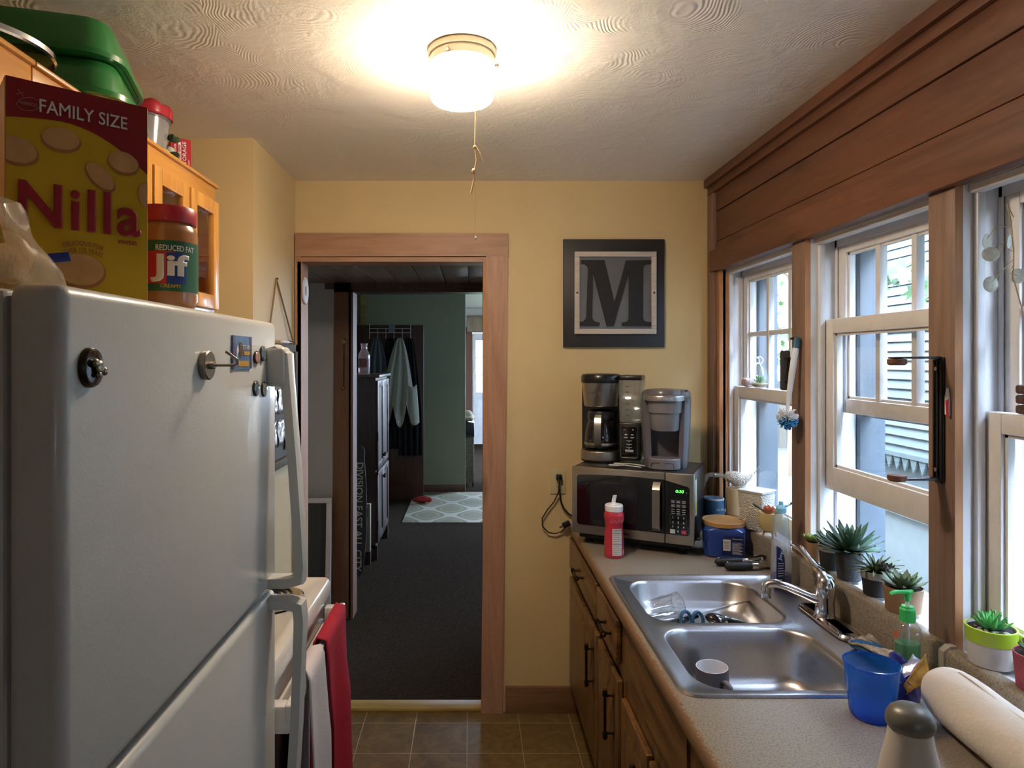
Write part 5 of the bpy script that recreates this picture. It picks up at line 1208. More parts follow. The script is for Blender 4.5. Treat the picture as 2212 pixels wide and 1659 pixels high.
MB().loops([sq(0, .068, .025), sq(.004, .073, .028), (lambda: sq(.05, .0735, .026))(), sq(.09, .0745, .026), sq(.100, .0755, .028), sq(.108, .072, .04), sq(.116, .068, .055)]).build('tub', bl, cn, smooth=50)
b = MB(); b.lathe([(.076, .112), (.0785, .114), (.0785, .128), (.076, .131), (.072, .130), (.070, .128), (0, .127)], seg=56); b.build('lid', mat('lid_tan', 'B88B54', .45), cn)
MB().loops([[(-.040 + .03 * cos(a), -.0738, .045 + .04 * sin(a)) for a in [2 * PI * k / 20 for k in range(20)]], [(-.040 + .022 * cos(a), -.0690, .045 + .032 * sin(a)) for a in [2 * PI * k / 20 for k in range(20)]]], False, True).build('grip_dent', mat('tub_blue_deep', '1B3270', .35), cn)
A = dict(parent=cn, o=(0, -.0742, 0), u=(1, 0, 0), v=(0, 0, 1))
decal('label', mat('label_navy2', '1C2558', .35), [[(-.010, .012), (.066, .012), (.070, .05), (.064, .086), (.0, .086), (-.012, .06)]], off=.0006, **A)
decal('barcode_panel', tw, [rect(-.006, .030, .020, .072)], off=.0012, **A)
b = MB()
for k in range(8): z = .036 + .004 * k; b.box(-.003, .017, -.0761, -.0756, z, z + .0018 if k % 3 else z + .0026)
b.build('barcode', mat('print_grey2', '8E929C', .5), cn, smooth=0)
b = MB(); b.box(.026, .062, -.0756, -.0749, .074, .0765)
for k in range(11): b.box(.026, .062 - .004 * (k % 3), -.0756, -.0749, .018 + .0042 * k, .0196 + .0042 * k)
b.build('fine_print', M['print'], cn, smooth=0)
sa = thing('salt_canister', 'round blue and white salt canister behind the tan lidded tub', 'canister', (1.012, 2.80, CT + .0005))
MB().lathe([(0, 0), (.040, 0), (.041, .003), (.041, .165), (.0405, .168)], seg=44).build('tube', mat('salt_blue', '3C6484', .45, var=.12, vs_=25), sa)
MB().lathe([(.0412, .163), (.0412, .169), (.039, .170), (.038, .167), (0, .167)], seg=44, cap0=False).build('rim_top', mat('salt_white', 'CFD3D4', .5), sa)
b = MB(); b.sheet(lambda u, v: (.0414 * sin(-.9 + 1.7 * u), -.0414 * cos(-.9 + 1.7 * u), .02 + v * (.085 * sin(PI * (.12 + .76 * u)))), 20, 3); b.build('white_field', mat('salt_white', 'CFD3D4', .5), sa)
text('Iodized', 'lettering', mat('salt_navy', '2A3C5A', .5), sa, (0, -.0422, .075), (1, 0, 0), (0, 0, 1), wd=.030, ht=.010, wrap=.0414, shear=.2); text('Sea Salt', 'lettering', mat('salt_white', 'CFD3D4', .5), sa, (.012, -.0408, .128), (.95, .3, 0), (0, 0, 1), wd=.034, ht=.010, wrap=.0414, shear=.2)

# ------------------------------------------------------------------ sill of the far window
SILL = ZB + .001
wm = thing('wax_warmer', 'square embossed white wax warmer on the far window sill', 'wax warmer', (1.094, 2.575, SILL), math.radians(-52))
def emboss():
    m, n, p = base_mat('embossed_ceramic'); p.inputs['Base Color'].default_value = (*lin('D3CDC2'), 1); p.inputs['Roughness'].default_value = .45
    vo = n.nodes.new('ShaderNodeTexVoronoi'); vo.inputs['Scale'].default_value = 55; n.links.new(mapping(n, (1, 1, 1)), vo.inputs['Vector'])
    h = math2(n, 'SINE', math2(n, 'MULTIPLY', vo.outputs['Distance'], 22.)); bump(n, p, h, .7, .003); return m
EMB = emboss(); cer = mat('white_ceramic', 'DEDAD6', .25, coat=.4)
def sq2(z, h): return [(x, y, z) for x, y in rr(0, 0, h, h, .006, 3)]
MB().loops([sq2(0, .046), sq2(.003, .048), sq2(.060, .046), sq2(.128, .050), sq2(.134, .048)]).build('lantern_body', EMB, wm, smooth=45)
MB().loops([sq2(.133, .044), sq2(.136, .049), sq2(.146, .053), sq2(.147, .051), sq2(.140, .036), sq2(.138, .02)]).build('wax_dish', cer, wm, smooth=45)
b = MB(); b.lathe([(0, 0), (.0045, 0), (.004, .002), (0, .002)], (-.012, -.0485, .105), 14, axis='y'); b.build('vent_hole', M['black'], wm)
vs1 = thing('cream_canister', 'plain cream ceramic canister under the white bird', 'canister', (1.106, 2.795, SILL))
MB().lathe([(0, 0), (.040, 0), (.043, .004), (.043, .105), (.040, .110), (0, .110)], seg=40).build('vessel', mat('cream_ceramic', 'A8926E', .4), vs1)
br = thing('bird_figurine', 'white ceramic bird with long bent glass tube for a beak', 'figurine', (1.110, 2.785, SILL + .1105), math.radians(-28))
b = MB(); L = []
for x, y_, z, rx in ((-.055, 0, .045, .012), (-.050, 0, .046, .020), (-.036, 0, .046, .026), (-.012, 0, .040, .033), (.012, 0, .034, .033), (.034, 0, .038, .026), (.050, 0, .052, .016), (.064, 0, .072, .0085), (.074, 0, .090, .007), (.078, 0, .097, .003)):
    L.append([(x + rx * .35 * sin(a) * (1 if x > .03 else 0), rx * cos(a), z + rx * sin(a) * .92) for a in [2 * PI * k / 20 for k in range(20)]])
b.loops(L); b.lathe([(.026, .0), (.024, .006), (.022, .016)], (.008, 0, 0), 24); b.build('bird_body', EMB, br, smooth=70)
b = MB(); b.tube([(-.05, 0, .045), (-.082, 0, .048), (-.112, 0, .048), (-.124, 0, .042), (-.137, 0, .014), (-.142, 0, -.006)], [.010, .0095, .0095, .0095, .008, .006], 14); b.build('glass_tube', thin('glass_tube', (.92, .9, .88), .4, .22, .03, .28), br, smooth=60)
MB().lathe([(0, 0), (.0075, 0), (.0075, .008), (0, .008)], (-.102, 0, .048), 12, axis='x').build('stopper', mat('stopper', '6A4A42', .5), br)

def leaf(b, base, d, up, L, wd, th=.002, curl=.0, tip=.0):
    """one fleshy pointed leaf from base along d, bending towards up"""
    base, d, up = V(base), V(d).normalized(), V(up).normalized(); s_ = d.cross(up).normalized(); n_ = s_.cross(d).normalized(); rg = []
    for t, k in ((0, .55), (.25, .9), (.5, 1.), (.75, .7), (.93, .25), (1., .02)):
        c = base + d * (L * t) + n_ * (L * curl * t * t); w_ = wd * k
        rg.append([c - s_ * w_ + n_ * th * .6, c - n_ * th * (1 - t * .6), c + s_ * w_ + n_ * th * .6, c + n_ * th * .15])
    b.loops(rg)
def rosette(z, rings, seed=0):
    b = MB(); rnd = random.Random(seed)
    for n, el, L, wd, curl in rings:
        a0 = rnd.random() * 6
        for k in range(n):
            a = a0 + 2 * PI * k / n + .15 * (rnd.random() - .5); e = math.radians(el + 8 * (rnd.random() - .5))
            d = V((cos(a) * cos(e), sin(a) * cos(e), sin(e))); leaf(b, V((cos(a) * .004, sin(a) * .004, z)), d, (0, 0, 1), L * (.9 + .2 * rnd.random()), wd, .003, curl)
    return b
cb2 = thing('salmon_succulent', 'cream bowl on wooden legs with salmon rosette and green sprigs', 'potted plant', (1.084, 2.432, SILL))
MB().lathe([(0, .022), (.018, .022), (.032, .030), (.041, .050), (.043, .070), (.040, .092), (.0375, .092), (.0385, .078), (0, .078)], seg=44).build('pot', mat('cream_pot', 'C8B684', .45), cb2)
for a in (.4, 2.5, 4.6): MB().tube([(.018 * cos(a), .018 * sin(a), .030), (.027 * cos(a), .027 * sin(a), 0)], [.0045, .003], 8).build('leg', M['rawlitz'], cb2)
rosette(.086, [(8, 15, .034, .012, .35), (7, 40, .028, .011, .3), (5, 65, .02, .008, .2)], 3).xf(MX.Translation((-.012, -.012, .004))).build('rosette', mat('salmon_leaf', 'C4795C', .5, var=.15), cb2, smooth=60)
b = MB()
for (ang_, ln, x0_) in ((-.35, .085, .02), (2.8, .05, -.012)):
    dx, dz = cos(ang_), .62; P = [V((x0_, .008, .085)) + V((cos(-.3) * (1 if ang_ < 1 else -1) * t * ln, -.25 * t * ln, .75 * t * ln - .1 * t * t * ln)) for t in [k / 8 for k in range(9)]]
    b.tube(P, .0022, 6)
    for k, p_ in enumerate(P[1:]):
        for s in (-1, 1): leaf(b, p_, V((s * .35 + (.4 if ang_ < 1 else -.4), s * .8, .5)), (0, 0, 1), .013, .0045, .0025)
b.build('sprigs', mat('sprig_green', '3F5C38', .5, var=.2), cb2, smooth=60)

# row of potted succulents on the middle window sill
gm = mat('agave_green', '45624A', .5, var=.35, vs_=30); gm2 = mat('succulent_olive', '5C6B4A', .5, var=.3, vs_=30); gm3 = mat('succulent_light', '8DA05E', .5, var=.3, vs_=40)
potb = mat('pot_black', '232326', .6); potg = mat('pot_slate', '3F4146', .7, var=.2, vs_=60, bmp=.3, bs=200); pott = mat('pot_clay', '9A7B5C', .75, var=.1); potr = mat('pot_rim_grey', '8B8A86', .6); soil = mat('soil', '2B2622', .95, bmp=.6, bs=200)
def pot(nm, label, x, y, r, h, body, rim=None, square=False, grp='sill succulents'):
    t = thing(nm, label, 'potted plant', (x, y, SILL), 0, grp)
    MB().lathe([(0, 0), (r * .84, 0), (r * .86, .002), (r, h), (r * .93, h), (r * .92, h - .008), (0, h - .008)], seg=40).build('pot', body, t)
    if rim: MB().lathe([(r * .975, h - .018), (r * 1.012, h - .017), (r * 1.02, h + .001), (r * .96, h + .0015)], seg=40, cap0=False, cap1=False).build('rim', rim, t)
    MB().lathe([(0, h - .010), (r * .92, h - .010), (r * .9, h - .004), (0, h - .003)], seg=24).build('soil', soil, t)
    return t
p1 = pot('potted_succulent', 'small clay pot of light green rosettes beside the post, farthest of sill row', 1.100, 2.150, .026, .062, pott)
rosette(.060, [(9, 12, .030, .009, .4), (7, 38, .024, .008, .3), (5, 62, .018, .006, .2)], 1).build('rosette', gm3, p1, smooth=60)
rosette(.064, [(7, 15, .020, .007, .4), (5, 48, .016, .006, .2)], 6).xf(MX.Translation((-.014, .006, .004))).build('rosette', gm3, p1, smooth=60)
p2 = pot('potted_succulent', 'black pot with grey rim holding dark spiky leaves behind the big agave', 1.112, 2.072, .036, .074, potb, potr)
rosette(.072, [(10, 14, .052, .009, .25), (9, 38, .046, .008, .2), (6, 62, .034, .007, .1)], 2).build('leaves', gm, p2, smooth=60)
p3 = pot('potted_agave', 'tall slate grey pot with the biggest dark green agave of the sill row', 1.112, 1.975, .037, .082, potg)
rosette(.080, [(12, 6, .088, .0125, .10), (12, 24, .100, .0135, .08), (10, 44, .098, .0125, .05), (7, 64, .085, .011, 0), (4, 80, .07, .009, 0)], 4).build('leaves', gm, p3, smooth=60)
p4 = pot('potted_succulent', 'black pot with grey rim holding drooping thin leaves next to the agave', 1.112, 1.845, .036, .064, potb, potr)
rosette(.062, [(12, 30, .060, .0045, -.5), (10, 50, .062, .004, -.45), (8, 70, .05, .004, -.2)], 7).build('leaves', gm2, p4, smooth=60)
rosette(.066, [(8, 18, .026, .008, .4), (6, 45, .022, .007, .2)], 9).xf(MX.Translation((.014, -.02, .006))).build('rosette', mat('succulent_dark', '35302E', .5, var=.3), p4, smooth=60)
p5 = pot('potted_succulent', 'wide clay pot of olive green succulents behind the sanitizer, nearest of sill row', 1.112, 1.728, .046, .062, pott)
rosette(.058, [(11, 8, .056, .010, .25), (9, 28, .052, .010, .22), (7, 50, .04, .009, .1), (4, 72, .03, .007, 0)], 8).build('leaves', gm2, p5, smooth=60)
p6 = pot('potted_succulent', 'white pot with lime green band and bright spiky plant at the near window', 1.103, 1.425, .046, .078, mat('pot_white', 'DCD8D4', .6), None, grp='near window succulents')
MB().lathe([(.0435, .048), (.0452, .049), (.0468, .077), (.0472, .079), (.043, .0792)], seg=44, cap0=False, cap1=False).build('lime_band', mat('lime_glaze', 'A6C232', .35), p6)
b = MB(); rnd = random.Random(1)
for k in range(40): a = rnd.random() * 6.3; r = .038 * rnd.random() ** .5; b.sph((r * cos(a), r * sin(a), .073), .004 + .003 * rnd.random(), None, .003, 6, 4)
b.build('gravel', mat('gravel_grey', '9B978E', .8, var=.4), p6)
rosette(.072, [(9, 20, .036, .0065, .3), (8, 42, .040, .0065, .15), (6, 62, .042, .006, .05), (3, 80, .04, .005, 0)], 12).build('leaves', mat('bright_succulent', '5FAE62', .45, var=.2, vs_=40), p6, smooth=60)
p7 = pot('potted_succulent', 'red textured pot with dark spiky plant at the right edge of the sill', 1.108, 1.312, .040, .070, mat('pot_red', '8E3A42', .6, var=.2, vs_=90, bmp=.8, bs=90), None, grp='near window succulents')
rosette(.066, [(9, 20, .034, .006, .2), (8, 45, .036, .006, .1), (5, 66, .036, .005, 0)], 13).build('leaves', mat('blue_succulent', '4E6B66', .5, var=.2), p7, smooth=60)
# on the sash rails
RT = ZS + .004 + .535 + .0005
te = thing('glass_terrarium', 'clear glass teardrop terrarium with green sprig on the far sash rail', 'terrarium', (1.165, 2.712, RT))
prof = [(0, .0), (.018, .0005), (.032, .010), (.039, .028), (.038, .045), (.030, .066), (.018, .083), (.009, .094), (.005, .100)]
MB().lathe(prof, seg=40).build('glass_drop', thin('terrarium_glass', (.94, .97, .96), .3, .14, .02, .08), te)
b = MB(); b.tube([(.014 * cos(a), 0, .112 + .014 * sin(a)) for a in [2 * PI * k / 20 for k in range(20)]], .0018, 6, closed=True); b.tube([(-.01 + .010 * cos(a), .004, .110 + .014 * sin(a)) for a in [2 * PI * k / 20 for k in range(20)]], .0014, 6, closed=True); b.build('hanging_loop', thin('glass_edges', (.9, .92, .93), .4, .25, .05, .1), te)
MB().lathe([(0, .003), (.020, .003), (.033, .015), (.030, .020), (0, .022)], seg=28).build('pebbles', mat('pebbles', 'A59A72', .9, var=.6, vs_=250, bmp=.8, bs=250), te)
rosette(.020, [(6, 30, .022, .006, .2), (5, 60, .026, .006, .1), (3, 80, .028, .005, 0)], 5).build('sprig', mat('bright_succulent', '5FAE62', .45), te, smooth=60)
ro = thing('rough_shell', 'rough pinkish shell lying left of the glass terrarium', 'shell', (1.164, 2.805, RT), .5)
b = MB(); L = []
for x, r in ((-.036, .012), (-.030, .019), (-.01, .0205), (.01, .019), (.024, .021), (.030, .016)): L.append([(x, r * cos(a) * (1 + .08 * sin(5 * a + 60 * x)), .020 + r * sin(a) * (.95 + .06 * sin(3 * a + 90 * x))) for a in [2 * PI * k / 18 for k in range(18)]])
b.loops(L); b.build('shell_body', mat('shell_pink', 'B59C94', .7, var=.25, vs_=60, bmp=.8, bs=90), ro, smooth=60)
kb = thing('crochet_block', 'small brown knitted block standing on the near sash rail', 'block', (1.163, 1.395, RT), .15)
b = MB()
for k in range(3): b.box(-.018, .018, -.020, .020, .001 + .021 * k, .020 + .021 * k, .005, 2)
b.build('knit', mat('brown_knit', '5E4A46', .95, var=.4, vs_=140, bmp=1, bs=160), kb)
lu = thing('dried_honesty', 'dried stems with pale round seed pods in front of the near window', 'dried flowers', (1.128, 1.30, RT + .02))
b = MB(); S_ = [ony(px, py, 1.40) for px, py in ((2262, 900), (2240, 760), (2207, 665), (2189, 600), (2190, 540), (2184, 480), (2176, 440))]
b.tube(S_, .0016, 5); M['pod'] = mat('seed_pod', 'CFC6B4', .5, var=.15, vs_=80); M['stalk'] = mat('dry_stalk', 'B5A080', .8)
tw_ = [((2189, 560), (2170, 580), (2140, 612)), ((2190, 545), (2160, 525), (2140, 545)), ((2184, 490), (2150, 490), (2130, 520)), ((2184, 480), (2178, 500), (2178, 520)), ((2190, 570), (2180, 590), (2200, 595)), ((2176, 440), (2182, 455), (2190, 470))]
for c in tw_: b.tube([ony(px, py, 1.40) for px, py in c], .0009, 4)
b.build('stems', M['stalk'], lu, world=True)
for px, py, r, tx in ((2131, 521, .0165, .5), (2140, 549, .0165, -.3), (2140, 614, .0175, .1), (2180, 522, .016, .7), (2199, 596, .0165, -.2), (2190, 470, .014, .9)):
    c = ony(px, py, 1.40) ; b = MB(); b.lathe([(r * .99, -.0003), (r, 0), (r * .95, .0006), (0, .0009)], seg=24, sy=.95); b.xf(MX.Translation(c) @ MX.Rotation(tx, 4, 'Z') @ MX.Rotation(PI / 2 + .2 * tx, 4, 'X')); b.build('seed_pod', M['pod'], lu, world=True)
sv = S_[0]; MB().lathe([(0, 0), (.018, 0), (.020, .004), (.020, .05), (.010, .075), (.012, .09), (.010, .09), (.009, .07), (.0, .01)], c=(1.162, 1.285, RT), seg=20).build('bud_vase', M['hazy'], lu, world=True)
MB().tube([(1.162, 1.285, RT + .02), (1.15, 1.30, RT + .10), tuple(S_[0])], .0016, 5).build('stem_base', M['stalk'], lu, world=True)

# ------------------------------------------------------------------ hanging on the posts
db2 = thing('dish_brush', 'white dish brush with teal tip hanging on the far window post', 'brush', (1.066, 2.232, 1.40), 0, None)
P = [ony(px, py, 2.205) for px, py in ((1722, 735), (1719, 752), (1711, 805), (1705, 850), (1702, 873), (1701, 905))]
b = MB(); b.tube(P[1:5], [.0105, .0105, .0085, .006], 14, flat=.8); b.tube(P[4:], [.006, .005], 10); b.build('handle', M['white_pl'], db2, world=True, smooth=60)
MB().tube([P[0] + V((0, 0, .012)), P[0], P[1]], [.007, .0115, .0115], 14, flat=.8).build('teal_tip', mat('teal_grip', '33586A', .5), db2, world=True, smooth=60)
b = MB(); b2 = MB(); rnd = random.Random(9); hc = P[-1]
for k in range(420):
    a = rnd.random() * 2 * PI; e = (rnd.random() - .62) * 2.4; d = V((cos(a) * cos(e), sin(a) * cos(e), sin(e))); L_ = .030 + .006 * rnd.random(); c0 = hc + V((0, 0, .014 * (rnd.random() - .3)))
    if c0.x + d.x * L_ > 1.082: L_ = max(.005, (1.082 - c0.x) / max(.01, d.x))
    tgt = b2 if d.z < -.15 else b; tgt.tube([c0 + d * .004, c0 + d * L_], .0013, 4)
b.build('white_bristles', M['white_pl'], db2, world=True, smooth=0); b2.build('blue_bristles', mat('bristle_blue', '3F8FC0', .5, var=.3, vs_=60), db2, world=True, smooth=0)
MB().box(1.060, 1.0845, 2.226, 2.234, 1.665, 1.672).build('hook', M['nickel'], db2, world=True)
iq = [ony(px, py, 2.29) for px, py in ((1685, 757), (1711, 754), (1709, 843), (1688, 843))]
ic = thing('letter_plaque', 'small black plaque with a letter I beside the hanging dish brush', 'plaque', (iq[0].x, 2.292, iq[2].z))
yb0, yb1 = 2.282, 2.292
x0, x1, zz0, zz1 = iq[0].x, 1.0845, iq[2].z, iq[0].z
MB().prism(rr((x0 + x1) / 2, (zz0 + zz1) / 2, (x1 - x0) / 2, (zz1 - zz0) / 2, .007, 4), 'y', yb0, yb1, .001).build('plaque_body', mat('plaque_grey', '4B484B', .5), ic, world=True)
t = text('I', 'letter', M['blackmatte'], ic, (.024, yb0 - 2.292 - .001, (zz1 - zz0) / 2), (1, 0, 0), (0, 0, 1), ht=.085, bold=.05)
b = MB(); zc_ = (zz0 + zz1) / 2
for s in (-1, 1): b.box(x0 + .012, x0 + .036, yb0 - .0012, yb0 - .0002, zc_ + s * .040 - .004, zc_ + s * .040 + .004)
b.build('serif', M['blackmatte'], ic, world=True, smooth=0)
# paper towel holder on the near post
ph_ = thing('towel_holder', 'black metal paper towel holder screwed upright to the near window post', 'holder', (XT, 1.553, 1.31))
irn = mat('iron_black', '26262A', .4, .4); b = MB()
b.box(XT - .005, XT - .0005, 1.536, 1.570, 1.318, 1.605, .0015)
for y in (1.541, 1.553, 1.565): b.box(XT - .008, XT - .004, y - .003, y + .003, 1.322, 1.600, .001)
b.build('back_plate', irn, ph_, world=True)
for z, nm in ((1.602, 'upper'), (1.322, 'lower')):
    a = MB().prism([(XT - .002, z + .003), (XT - .012, z + .005), (.972, z + .003), (.972, z - .001), (XT - .012, z - .001), (XT - .002, z - .01)], 'y', 1.540, 1.566, .001).build('arm', irn, ph_, world=True)
    MB().lathe([(0, -.010), (.016, -.010), (.020, -.006), (.020, .004), (.0, .006)], (.985, 1.553, z - .006 * (1 if z > 1.5 else -1)), 24).build('roll_knob', mat('wood_knob', '6B4430', .5), a, world=True)
for z in (1.345, 1.578): MB().lathe([(0, 0), (.005, 0), (.004, .003), (0, .0035)], (XT - .0115, 1.553, z), 12, axis='x').build('screw', M['chrome'], ph_, world=True)
rc = onx(2055, 866, XT); rt = thing('red_tag', 'red and white plastic tag tucked beside the towel holder', 'tag', (XT - .004, 1.524, 1.495))
b = MB(); b.prism([(1.519, 1.470), (1.530, 1.475), (1.530, 1.515), (1.524, 1.535), (1.519, 1.51)], 'x', XT - .006, XT - .0006); b.build('tag_white', M['white_pl'], rt, world=True)
MB().prism([(1.517, 1.468), (1.523, 1.470), (1.526, 1.505), (1.517, 1.51)], 'x', XT - .0075, XT - .0061).build('tag_red', mat('tag_red', 'B8263A', .4), rt, world=True)

# ------------------------------------------------------------------ back wall: letter sign, outlet, cords
sg = thing('letter_sign', 'square charcoal wall sign with a white frame and big black letter M', 'sign', (ony(1324, 634, YB).x, YB - .0005, ony(1324, 634, YB).z))
def pq(px, py, y=YB): p = ony(px, py, y); return (p.x - sg.location.x, p.z - sg.location.z)
o0, o1 = pq(1216, 750), pq(1433, 518)
MB().box(o0[0], o1[0], -.018, 0, o0[1], o1[1], .0015).build('back_board', M['charcoal'], sg)
f0, f1 = pq(1239, 722), pq(1414, 546); e = .0225; dw = wood('distressed_white', 'C9BFB6', 'B3A79C', 'x', 3, .7, 0)
b = MB()
for a in ((f0[0], f1[0], f0[1], f0[1] + e), (f0[0], f1[0], f1[1] - e, f1[1]), (f0[0], f0[0] + e, f0[1] + e, f1[1] - e), (f1[0] - e, f1[0], f0[1] + e, f1[1] - e)): b.box(a[0], a[1], -.034, -.018, a[2], a[3], .0015)
fo = b.build('white_frame', dw, sg)
for x in (f0[0] + e / 2, f1[0] - e / 2): MB().lathe([(0, 0), (.0045, 0), (.0045, .0008), (0, .001)], (x, -.0352, 0), 16, axis='y').build('screw', M['black'], fo)
MB().box(f0[0] + e, f1[0] - e, -.021, -.0181, f0[1] + e, f1[1] - e).build('tin_panel', mat('grey_tin', '77787C', .38, .55, var=.12, vs_=5), sg)
Mo = [(330, 390), (632, 392), (765, 955), (920, 398), (1248, 390), (1248, 440), (1190, 444), (1160, 460), (1140, 490), (1138, 1150), (1150, 1185), (1180, 1202), (1248, 1208), (1248, 1258), (864, 1258), (864, 1212), (915, 1208), (945, 1190), (955, 1160), (955, 540), (757, 1258), (665, 1258), (483, 545), (470, 1140), (485, 1180), (520, 1205), (568, 1212), (568, 1258), (304, 1258), (304, 1205), (350, 1200), (385, 1170), (397, 1130), (418, 500), (405, 465), (375, 445), (330, 440)]
Mp = [pq(1200 + x * 250 / 1536, 500 + y * 270 / 1659) for x, y in Mo]
MB().prism(Mp, 'y', -.030, -.021).build('letter_m', M['blackmatte'], sg, smooth=0)
oc = ony(1205, 1039, YB); ou = thing('wall_outlet', 'cream wall outlet with a black plug beside the doorway', 'outlet', (oc.x, YB - .0005, oc.z))
ivory = mat('ivory_plastic', 'C9BB92', .4); MB().box(-.035, .035, -.006, 0, -.058, .058, .003, 3).build('plate', ivory, ou)
for z in (.021, -.021): MB().lathe([(0, 0), (.017, 0), (.017, .003), (0, .0035)], (0, -.0095, z), 24, axis='y', sy=.85).build('receptacle', ivory, ou)
b = MB()
for z in (-.021,):
    for x in (-.006, .006): b.box(x - .001, x + .001, -.0099, -.0094, z - .004, z + .004)
b.build('slots', M['black'], ou)
def wpt(px, py, y): return ony(px, py, y)
c1 = thing('power_cord', 'black cord looping from the outlet down toward the microwave', 'cord', wpt(1207, 1030, YB - .03))
b = MB(); pts = [(1207, 1030, 3.015), (1208, 1046, 3.0), (1206, 1064, 3.02), (1197, 1084, 3.03), (1182, 1102, 3.03), (1171, 1120, 3.03), (1172, 1137, 3.03), (1184, 1150, 3.03), (1200, 1153, 3.03), (1214, 1148, 3.03), (1223, 1136, 3.03), (1226, 1131, 3.035)]
b.tube([wpt(*p) for p in pts], .0042, 8, flat=.7); b.build('cable', M['black'], c1, world=True, smooth=60)
MB().box(-.013, .013, -.030, 0, -.012, .012, .004).xf(MX.Translation((oc.x + .002, YB - .0095, oc.z + .022))).build('plug', M['black'], c1, world=True)
ep = wpt(1224, 1132, 3.015); MB().box(-.020, .016, -.010, .010, -.012, .012, .004).xf(MX.Translation(ep) @ MX.Rotation(-.45, 4, 'Y')).build('free_plug', M['black'], c1, world=True)
b = MB()
for s in (-1, 1): b.box(-.036, -.020, s * .005 - .0008, s * .005 + .0008, -.003, .003)
b.xf(MX.Translation(ep) @ MX.Rotation(-.45, 4, 'Y')).build('prongs', M['chrome'], c1, world=True)
c2 = thing('power_cord', 'second black cord from the outlet running behind the microwave', 'cord', wpt(1209, 1060, YB - .02))
pts = [(1207, 1050, 3.03), (1209, 1066, 3.02), (1212, 1085, 3.025), (1218, 1098, 3.03), (1228, 1110, 3.035), (1243, 1118, 3.03)]
MB().tube([wpt(*p) for p in pts], .004, 8).build('cable', M['black'], c2, world=True, smooth=60)
# ------------------------------------------------------------------ things beyond the doorway
ht = thing('tall_cabinet', 'tall dark wood cabinet standing in the room beyond the doorway', 'cabinet', (-.95, 5.65, 0))
hx = -.74; hy0, hy1, hz = 5.31, 6.03, 1.475
b = MB(); b.box(-1.22, hx - .018, hy0 + .01, hy1 - .01, .10, hz - .02); b.build('carcass', M['hutch'], ht, world=True)
MB().box(-1.24, hx + .015, hy0 - .012, hy1 + .012, hz - .022, hz, .003).build('top_board', M['hutch'], ht, world=True)
b = MB()
for z0, z1 in ((.12, .72), (.735, 1.42)):
    pass
def hdoor(y0, y1, z0, z1):
    d = MB(); st = .055
    for a, c in ((y0, y0 + st), (y1 - st, y1)): d.box(hx - .018, hx, a, c, z0, z1, .002)
    for a, c in ((z0, z0 + st), (z1 - st, z1)): d.box(hx - .018, hx, y0 + st, y1 - st, a, c, .002)
    d.box(hx - .016, hx - .008, y0 + st, y1 - st, z0 + st, z1 - st)
    o = d.build('door', M['hutch'], ht, world=True); return o
ym = (hy0 + hy1) / 2
for y0, y1, k in ((hy0 + .02, ym - .002, 1), (ym + .002, hy1 - .02, 0)):
    for z0, z1, zk in ((.14, .70, .62), (.72, 1.43, .80)):
        o = hdoor(y0, y1, z0, z1); MB().sph((hx + .012, (y1 - .028) if k else (y0 + .028), zk), .014, None, None, 12, 8).build('knob', M['bronze'], o, world=True)
for y in (hy0 + .01, hy1 - .05):
    for x in (-1.22, hx - .05): MB().box(x, x + .045, y, y + .04, 0, .12).build('leg', M['hutch'], ht, world=True)
for z in (.95, .68, .25): MB().box(hx - .012, hx + .004, hy0 + .008, hy0 + .02, z, z + .07).build('hinge', M['blackmatte'], ht, world=True)
MB().box(-1.05, hx - .17, hy0 - .10, hy0 + .012, .885, .90).build('side_shelf', M['hutch'], ht, world=True)
wb = thing('glass_bottle', 'clear bottle with pink label on top of the tall dark cabinet', 'bottle', (-.862, 5.40, hz + .001))
MB().lathe([(0, 0), (.042, 0), (.046, .006), (.046, .15), (.040, .175), (.024, .20), (.024, .235), (.027, .24), (.027, .25), (0, .25)], seg=28).build('bottle_body', thin('pink_bottle', (.75, .55, .56), .6, .1, .05, .25), wb)
MB().lathe([(.0465, .06), (.0468, .06), (.0468, .13), (.0465, .13)], seg=28, cap0=False, cap1=False).build('label', mat('pink_label', '8E5C62', .5, var=.4, vs_=40), wb)
bx_ = thing('pale_box', 'pale flat box with a dark slot leaning beside the tall cabinet', 'box', (-.86, 5.21, .004), 0, None)
MB().box(-.115, .075, 0, .05, .10, .47, .003).build('box_body', mat('pale_card', '7C776C', .7), bx_); MB().box(.040, .056, -.001, .002, .37, .44).build('slot', M['black'], bx_); MB().box(-.115, .075, .004, .046, .0, .1).build('box_foot', M['hutch'], bx_)
sk_ = thing('skateboard', 'black deck with pale lettering down its length leaning behind the post', 'skateboard', (-.875, 4.86, .006), 0, None, (math.radians(-7), 0, math.radians(0)))
b = MB(); ol = []
for k in range(41):
    t = k / 40; ol.append((.085 + .025 * sin(PI * min(1, t * 1.15)) if .04 < t < .96 else (.085 * (min(t, 1 - t) / .04) ** .5 + .001), t * .98))
pts = [(x, z) for x, z in ol] + [(-x, z) for x, z in ol[::-1]]
b.prism(pts, 'y', 0, .011); b.build('deck', M['blackmatte'], sk_, smooth=0)
text('DIVISION EAST ALL CITY', 'lettering', mat('deck_print', 'A39A88', .6), sk_, (.052, -.0005, .445), (0, 0, -1), (1, 0, 0), wd=.78, ht=.052, bold=.01)
for z in (.17, .80):
    b = MB(); b.box(-.05, .05, .011, .04, z - .02, z + .02)
    for x in (-.075, .05): b.lathe([(0, x), (.026, x), (.026, x + .03), (0, x + .03)], (0, .045, z), 16, axis='x') if False else None
    b.build('truck', M['nickel'], sk_)
